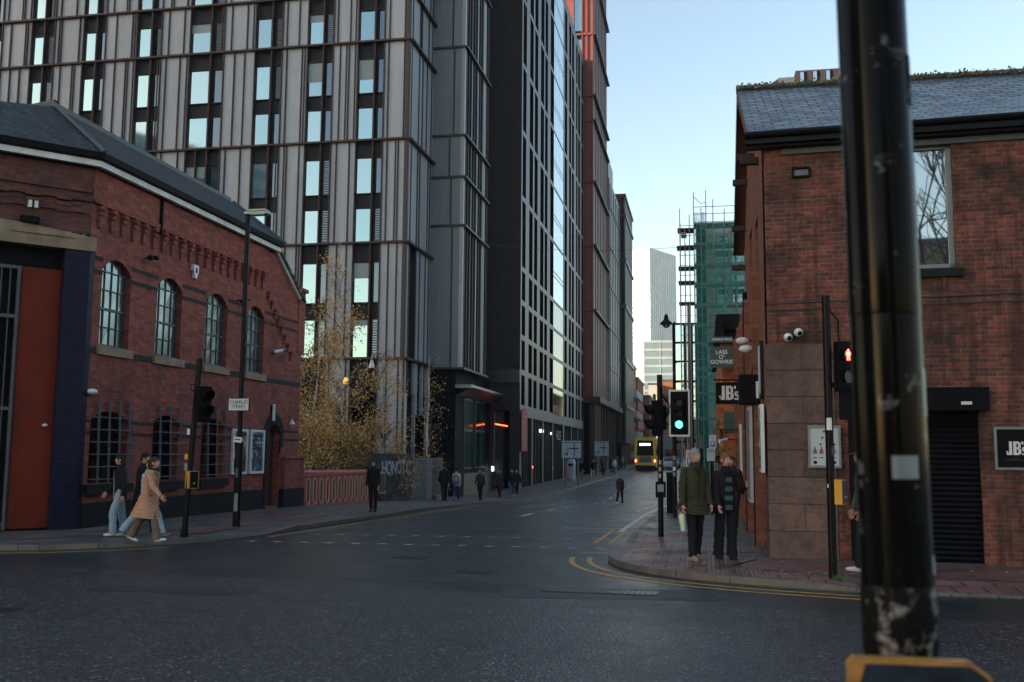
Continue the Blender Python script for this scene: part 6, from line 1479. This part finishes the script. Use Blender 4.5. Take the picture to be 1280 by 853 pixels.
# group on the left pavement
person(-11.32, 17.97, 1.60, R(125), 'woman in black open jacket and pale jeans walking left in front of the brick wall', dict(hl=18, kl=20, hr=-6, kr=4, al=-14, el=18, ar=18, er=20, bl=14, head=-10), BLK, (.26, .34, .40), (.60, .60, .62), (.02, .015, .012), 'long', stripe=((.34, .36, .40), (.30, .32, .36)), lw=1.25, group='pedestrians on the left corner')
person(-11.35, 18.75, 1.66, R(-80), 'curly haired person all in black mostly hidden behind the walking women', dict(walk), BLK, BLK, BLK, (.012, .01, .01), 'short', group='pedestrians on the left corner')
person(-10.80, 18.05, 1.56, R(-84), 'dark haired woman in pale top and jeans just behind the camel coat', dict(hl=30, kl=12, hr=-26, kr=16, al=-10, el=20, ar=12, er=20, head=-70), (.36, .38, .38), (.30, .38, .46), (.10, .10, .11), (.025, .018, .014), 'long', lw=1.3, group='pedestrians on the left corner')
person(-10.16, 17.04, 1.60, R(-88), 'woman in long camel coat and white trainers striding right', dict(hl=-22, kl=8, hr=24, kr=10, al=-6, el=12, ar=30, er=16, br=12, lean=8, tilt=-8), (.46, .25, .155), (.16, .11, .09), (.62, .62, .63), (.05, .028, .016), 'pony', coat=.40, lw=1.35, group='pedestrians on the left corner', scarf=(.01, .01, .01))
# others along the street
person(-9.61, 28.29, 1.50, R(185), 'lone person in black standing by the graffiti wall end of the red parapet', dict(hl=4, hr=-6, kr=6, al=0, el=30, ar=0, er=30), BLK, BLK, BLK, (.06, .04, .03), 'short', lod=0)
def bystander(*a, **k): return person(*a, group='pedestrians on the left pavement', lod=0, **k)
bystander(-11.25, 42.71, 1.66, R(20), 'tall person in black walking away beside the grey fence', walk2, BLK, BLK, BLK, (.015, .012, .01))
bystander(-11.7, 44.6, 1.62, R(10), 'person in black top and tan trousers between the black jacket and the white hoodie', walk, BLK, (.20, .14, .10), (.3, .3, .3), (.02, .015, .01))
tb = bystander(-11.35, 45.3, 1.55, R(8), 'person in pale hoodie and blue jeans carrying a backpack', walk2, (.38, .40, .42), (.03, .06, .11), (.4, .4, .4), (.015, .012, .01))
t = thing('backpack', 'pinkish grey backpack worn over the pale hoodie', 'backpack', (-11.32, 45.1, g(45.2)+1.02)); q = MB(); q.ell((0, -.02, .1), (.16, .10, .23), 10, 8); q.build('bag_body', cl((.25, .19, .18)), t, True); q = MB(); q.ell((0, -.11, .02), (.11, .05, .12), 8, 6); q.build('pocket', cl((.34, .28, .26)), t, True)
bystander(-10.84, 48.09, 1.56, R(180), 'broad dark clad person with fair hair walking towards us past the low black wall', walk, (.035, .032, .028), BLK, BLK, (.10, .07, .05), hairstyle='long')
bystander(-11.7, 57.0, 1.64, R(180), 'person in dark coat beside the red lit entrance, left of the blue jeans', walk, (.03, .035, .04), BLK, BLK, (.02, .015, .01))
bystander(-11.05, 57.4, 1.66, R(188), 'person in black jacket and blue jeans with white trainers near the entrance', walk2, BLK, (.04, .09, .17), (.55, .55, .55), (.03, .02, .02))
bystander(-11.05, 59.0, 1.60, R(175), 'person in black half hidden behind the one in blue jeans', walk, BLK, BLK, (.4, .4, .4), (.03, .02, .02))
person(-4.1, 49.45, 1.50, R(200), 'person in brown jacket and black trousers crossing the middle of the road', dict(hl=16, kl=6, hr=-14, kr=24, al=-10, ar=12), (.055, .040, .033), BLK, (.6, .6, .6), (.09, .05, .03), z=g(49.45)+.002, lod=0)
person(2.33, 15.57, 1.80, R(95), 'capped person mostly hidden behind the thick foreground pole', dict(hl=14, kl=10, hr=-12, kr=18), (.06, .065, .07), BLK, (.5, .5, .5), (.10, .11, .12), 'cap')
person(.62, 23.2, 1.68, R(170), 'person in dark clothes glimpsed behind the woman in black on the right pavement', walk, (.05, .03, .03), (.02, .02, .02), (.5, .5, .5), (.05, .03, .02), lod=0)
person(-.45, 31.6, 1.68, R(180), 'person in black standing between the signal poles and the grey haired man', dict(al=0, ar=0, bl=14, br=14), BLK, BLK, BLK, (.01, .01, .01), build=1.2, lod=0)
far = [(-10.2, 84, 'dark figure with tan legs left of the second direction sign', BLK, (.25, .18, .13)), (-9.9, 90, 'dark figure with white legs beside the second direction sign', BLK, (.5, .48, .45)), (-10.4, 96, 'dark blue figure behind the second direction sign', (.02, .03, .05), BLK),
       (-9.8, 99, 'figure in slate coat just past the second direction sign', (.08, .09, .10), BLK), (-10.6, 106, 'dark figure in the crowd under the canopy, nearest', BLK, BLK), (-10.0, 110, 'dark figure in the crowd under the canopy, second', (.03, .02, .02), BLK), (-9.9, 115, 'figure in brown in the crowd under the canopy', (.10, .06, .04), BLK),
       (-9.3, 105, 'figure in white top and blue trousers by the far kerb', (.5, .5, .5), (.03, .05, .12)), (-9.6, 120, 'pale clad figure at the end of the crowd near the bus', (.3, .28, .26), BLK), (-10.1, 124, 'farthest dark figure of the crowd on the left pavement', BLK, BLK)]
for i, (x, y, lb, a, b) in enumerate(far): person(x, y, 1.72, R(170+i*7), lb, (walk, walk2)[i % 2], a, b, (.3, .3, .3), (.03, .02, .02), lod=0, group='distant pedestrians on the left pavement')
t = thing('kiosk_bin', 'tall pale blue grey bin beside the wall near the second direction sign', 'bin', (-11.0, 83.5, g(83.5)+.1)); q = MB(); q.lathe((0, 0, 0), [(.35, 0), (.38, 1.5), (.30, 1.75), (.01, 1.8)], 12); q.build('body', 'signpale', t); q = MB(); q.box((-.2, -.39, 1.2), (.2, -.34, 1.4)); q.build('slot', 'black', t)

# ---------------------------------------------------------------- trees and shrubs
def leafcloud(mb, pts, n, size, spread):
    for k in range(n):
        c = Vector(random.choice(pts)); c = c+Vector((random.gauss(0, spread), random.gauss(0, spread), random.gauss(0, spread*1.1)))
        a = Vector((random.gauss(0, 1), random.gauss(0, 1), random.gauss(0, 1))).normalized(); b = a.cross(Vector((random.gauss(0, 1), random.gauss(0, 1), random.gauss(0, 1)))).normalized(); s_ = size*random.uniform(.6, 1.3)
        mb.poly([c-a*s_, c+b*s_*.6, c+a*s_, c-b*s_*.6])
def birch(x, y, h, n, label, lean=0, r0=.10, seed=0, low=.12, wid=1.5, leaf='leafY', bark='bark', ls=.050):
    random.seed(seed); zb = -2.2
    t = thing('birch_tree', label, 'tree', (x, y, zb), 'birch trees by the river')
    q = MB(); P = [Vector((lean*k/8+random.gauss(0, .05), random.gauss(0, .05), h*k/8)) for k in range(9)]; q.tube(P, [r0*(1-.11*k) for k in range(9)], 8); q.build('trunk', bark, t, True)
    q = MB(); tips = []
    for k in range(86):
        f_ = random.uniform(low, .97); i = min(7, int(f_*8)); b0 = P[i].lerp(P[i+1], f_*8-i); a = random.uniform(0, 6.28); ln_ = wid*(1-f_)**.6*random.uniform(.5, 1.1)+.2; d = Vector((math.cos(a), math.sin(a), random.uniform(.5, 1.3))).normalized()
        e = b0+d*ln_; e2 = e+Vector((math.cos(a)*.35, math.sin(a)*.35, random.uniform(-.5, .1)))*ln_*.5; q.tube([b0, b0.lerp(e, .5)+Vector((0, 0, .08)), e, e2], [.03*(1-f_)+.008, .014, .009, .004], 5, False)
        for j in range(8): tips.append(b0.lerp(e, .35+.65*j/7)); tips.append(e.lerp(e2, j/7))
    q.build('branch', 'twig', t, True)
    q = MB(); cc = [random.choice(tips) for _ in range(150)]; cc = [c for c in cc if random.random() < max(.15, 1.15-c.z/h)] or cc
    leafcloud(q, cc, n, ls, .24); q.build('crown', leaf, t)
birch(-15.4, 41.0, 13.4, 6000, 'tallest slender yellow birch rising against the pale tower', lean=-.25, seed=3, r0=.10, wid=1.6)
birch(-17.0, 41.5, 10.8, 8200, 'left yellow birch beside the end of the brick building', lean=.2, seed=11, wid=1.9)
birch(-14.0, 42.5, 8.6, 7000, 'shorter yellow birch above the graffiti wall', lean=-.2, seed=5, wid=1.7)
birch(-13.6, 48.5, 8.8, 700, 'sparse thin birch behind the grey fence', lean=-.1, seed=8, wid=1.2)
birch(-18.6, 43.5, 8.8, 8000, 'bushy yellow birch at the left behind the parapet', lean=.1, seed=21, wid=2.0)
def shrub(x, y, z, r, n, label, leaf, seed):
    random.seed(seed); t = thing('shrub', label, 'shrub', (x, y, z), 'shrubs behind the parapet'); q = MB()
    for k in range(9): a = random.uniform(0, 6.28); q.tube([(0, 0, 0), (math.cos(a)*r*.5, math.sin(a)*r*.5, r*.7), (math.cos(a)*r*.9, math.sin(a)*r*.9, r*random.uniform(.8, 1.5))], [.03, .02, .008], 5)
    q.build('stem', 'darkbark', t); q = MB(); pts = [(random.gauss(0, r*.45), random.gauss(0, r*.45), r*.8+random.gauss(0, r*.38)) for _ in range(60)]; leafcloud(q, pts, n, .06, .22); q.build('foliage', leaf, t)
shrub(-15.5, 37.5, -1.2, 1.6, 4200, 'dark green shrub rising behind the middle of the red parapet', 'leafG', 31)
shrub(-14.6, 39.8, -1.0, 1.4, 3800, 'dark green shrub behind the right end of the red parapet', 'leafG', 32)
shrub(-17.5, 37.0, -1.0, 2.1, 4600, 'yellowing shrub mass behind the left end of the red parapet', 'leafY', 33)
shrub(-18.6, 38.5, .9, 2.0, 6000, 'tall yellow shrub mass close beside the brick building', 'leafY', 35)
shrub(-15.4, 41.2, .6, 1.7, 6000, 'yellow brown undergrowth between the birch stems', 'leafY', 36)
shrub(-16.2, 38.8, -.2, 2.0, 4600, 'yellow brown shrub mass between the two dark shrubs', 'leafY', 34)
t = thing('garden_lamp', 'amber globe lamp glowing among the birch leaves', 'lamp', (-18.3, 49, -1)); q = MB(); q.tube([(0, 0, 0), (0, 0, 6.3)], .05, 6); q.build('post', 'iron', t); q = MB(); q.ell((0, 0, 6.45), (.15, .15, .18), 12, 8); q.build('globe', 'warmlamp', t, True)
t = thing('hooked_lamp_post', 'pale hooked lamp post standing behind the graffiti wall', 'street lamp', (-15.6, 46, -.6)); q = MB(); q.tube([(.35, 0, 0), (.35, 0, 6.9)]+[(.35-.3+.3*math.cos(a_), 0, 6.9+.3*math.sin(a_)) for a_ in [math.pi*k/8 for k in range(9)]], .055, 8); q.build('post', 'steel', t, True); q = MB(); q.lathe((-.25, 0, 6.45), [(.16, 0), (.13, .15), (.05, .4)], 10); q.build('lantern', 'white', t, True)
# bare street tree across the junction behind the camera (it shows in the upstairs window)
random.seed(77); t = thing('street_tree', 'bare dark street tree reflected in the upstairs window', 'tree', (6.6, -6, 0)); q = MB()
def limb(p, d, ln_, r, depth):
    e = p+d*ln_; q.tube([p, p.lerp(e, .5)+Vector((random.gauss(0, .05), random.gauss(0, .05), 0))*ln_*.3, e], [r, r*.8, r*.6], 6 if depth < 3 else 4, False)
    if depth < 6:
        for k in range(3 if depth < 4 else 2): nd = (d+Vector((random.gauss(0, .5), random.gauss(0, .5), random.gauss(.1, .35)))).normalized(); limb(e if k else p.lerp(e, .7), nd, ln_*random.uniform(.62, .82), r*.6, depth+1)
limb(Vector((0, 0, 0)), Vector((-.05, 0, 1)).normalized(), 4.6, .24, 0); q.build('trunk', 'darkbark', t)
# unseen slab added behind left to block the sun and shade the junction
sx, sy = math.sin(SUN_ROT), math.cos(SUN_ROT); T = thing('shade_slab', 'tall slab added out of view behind the camera to shade the junction', 'office block', (sx*115+-18, sy*115+26, 0), rz=math.atan2(sx, -sy))
q = MB(); q.box((-41, -8, 0), (41, 8, 57)); q.build('wall', 'concrete', T); q = MB()
for k in range(16): q.box((-40, 8.0, 2+k*3.4), (40, 8.1, 3.6+k*3.4)); q.box((-40, -8.1, 2+k*3.4), (40, -8.0, 3.6+k*3.4))
q.build('window', 'glassd', T)
for (a, b, c, d, h, m_) in ((-30, -70, 2, -52, 8, 'brickO'), (5, -58, 22, -44, 17.5, 'stone')): block('terrace', 'low brick terrace across the junction '+('left' if a < 0 else 'right'), 'building', a, c, b, d, h, m_, 3, 1.8, front=False, side=0)

random.seed(5); mb = MB()      # fallen leaves blown along the kerbs and the parapet
for k in range(420):
    if k < 250: y = random.uniform(24, 46); x = -12.9+abs(random.gauss(0, .9)); z = g(y)+.112
    elif k < 340: y = random.uniform(19, 44); x = -8.75+random.gauss(0, .25); z = g(y)+.012 if x > -8.8 else g(y)+.125
    else: x = random.uniform(-1.0, 6); y = 15.6+random.uniform(-.6, 1.4) if x > 1 else random.uniform(16.5, 24); z = g(y)+.118
    a = random.uniform(0, 6.28); r = random.uniform(.018, .04); mb.poly([(x+r*math.cos(a+t_), y+r*math.sin(a+t_), z+random.uniform(0, .012)) for t_ in (0, 1.9, 3.1, 4.9)])
tag(mb.build('fallen_leaves', 'leafY'), 'small yellow brown leaves scattered on the pavements', 'leaves', kind='stuff')
# ---------------------------------------------------------------- the air
mb = MB(); mb.box((-900, -300, -3.5), (900, 1400, 140)); hz = mb.build('haze', 'white'); tag(hz, kind='stuff')
hm = bpy.data.materials.new('haze_air'); hm.use_nodes = True; n_ = hm.node_tree; n_.nodes.clear()
o_ = n_.nodes.new('ShaderNodeOutputMaterial'); v_ = n_.nodes.new('ShaderNodeVolumePrincipled'); v_.inputs['Color'].default_value = (.86, .93, 1, 1); v_.inputs['Density'].default_value = .0002
n_.links.new(v_.outputs[0], o_.inputs['Volume']); hz.data.materials.clear(); hz.data.materials.append(hm)
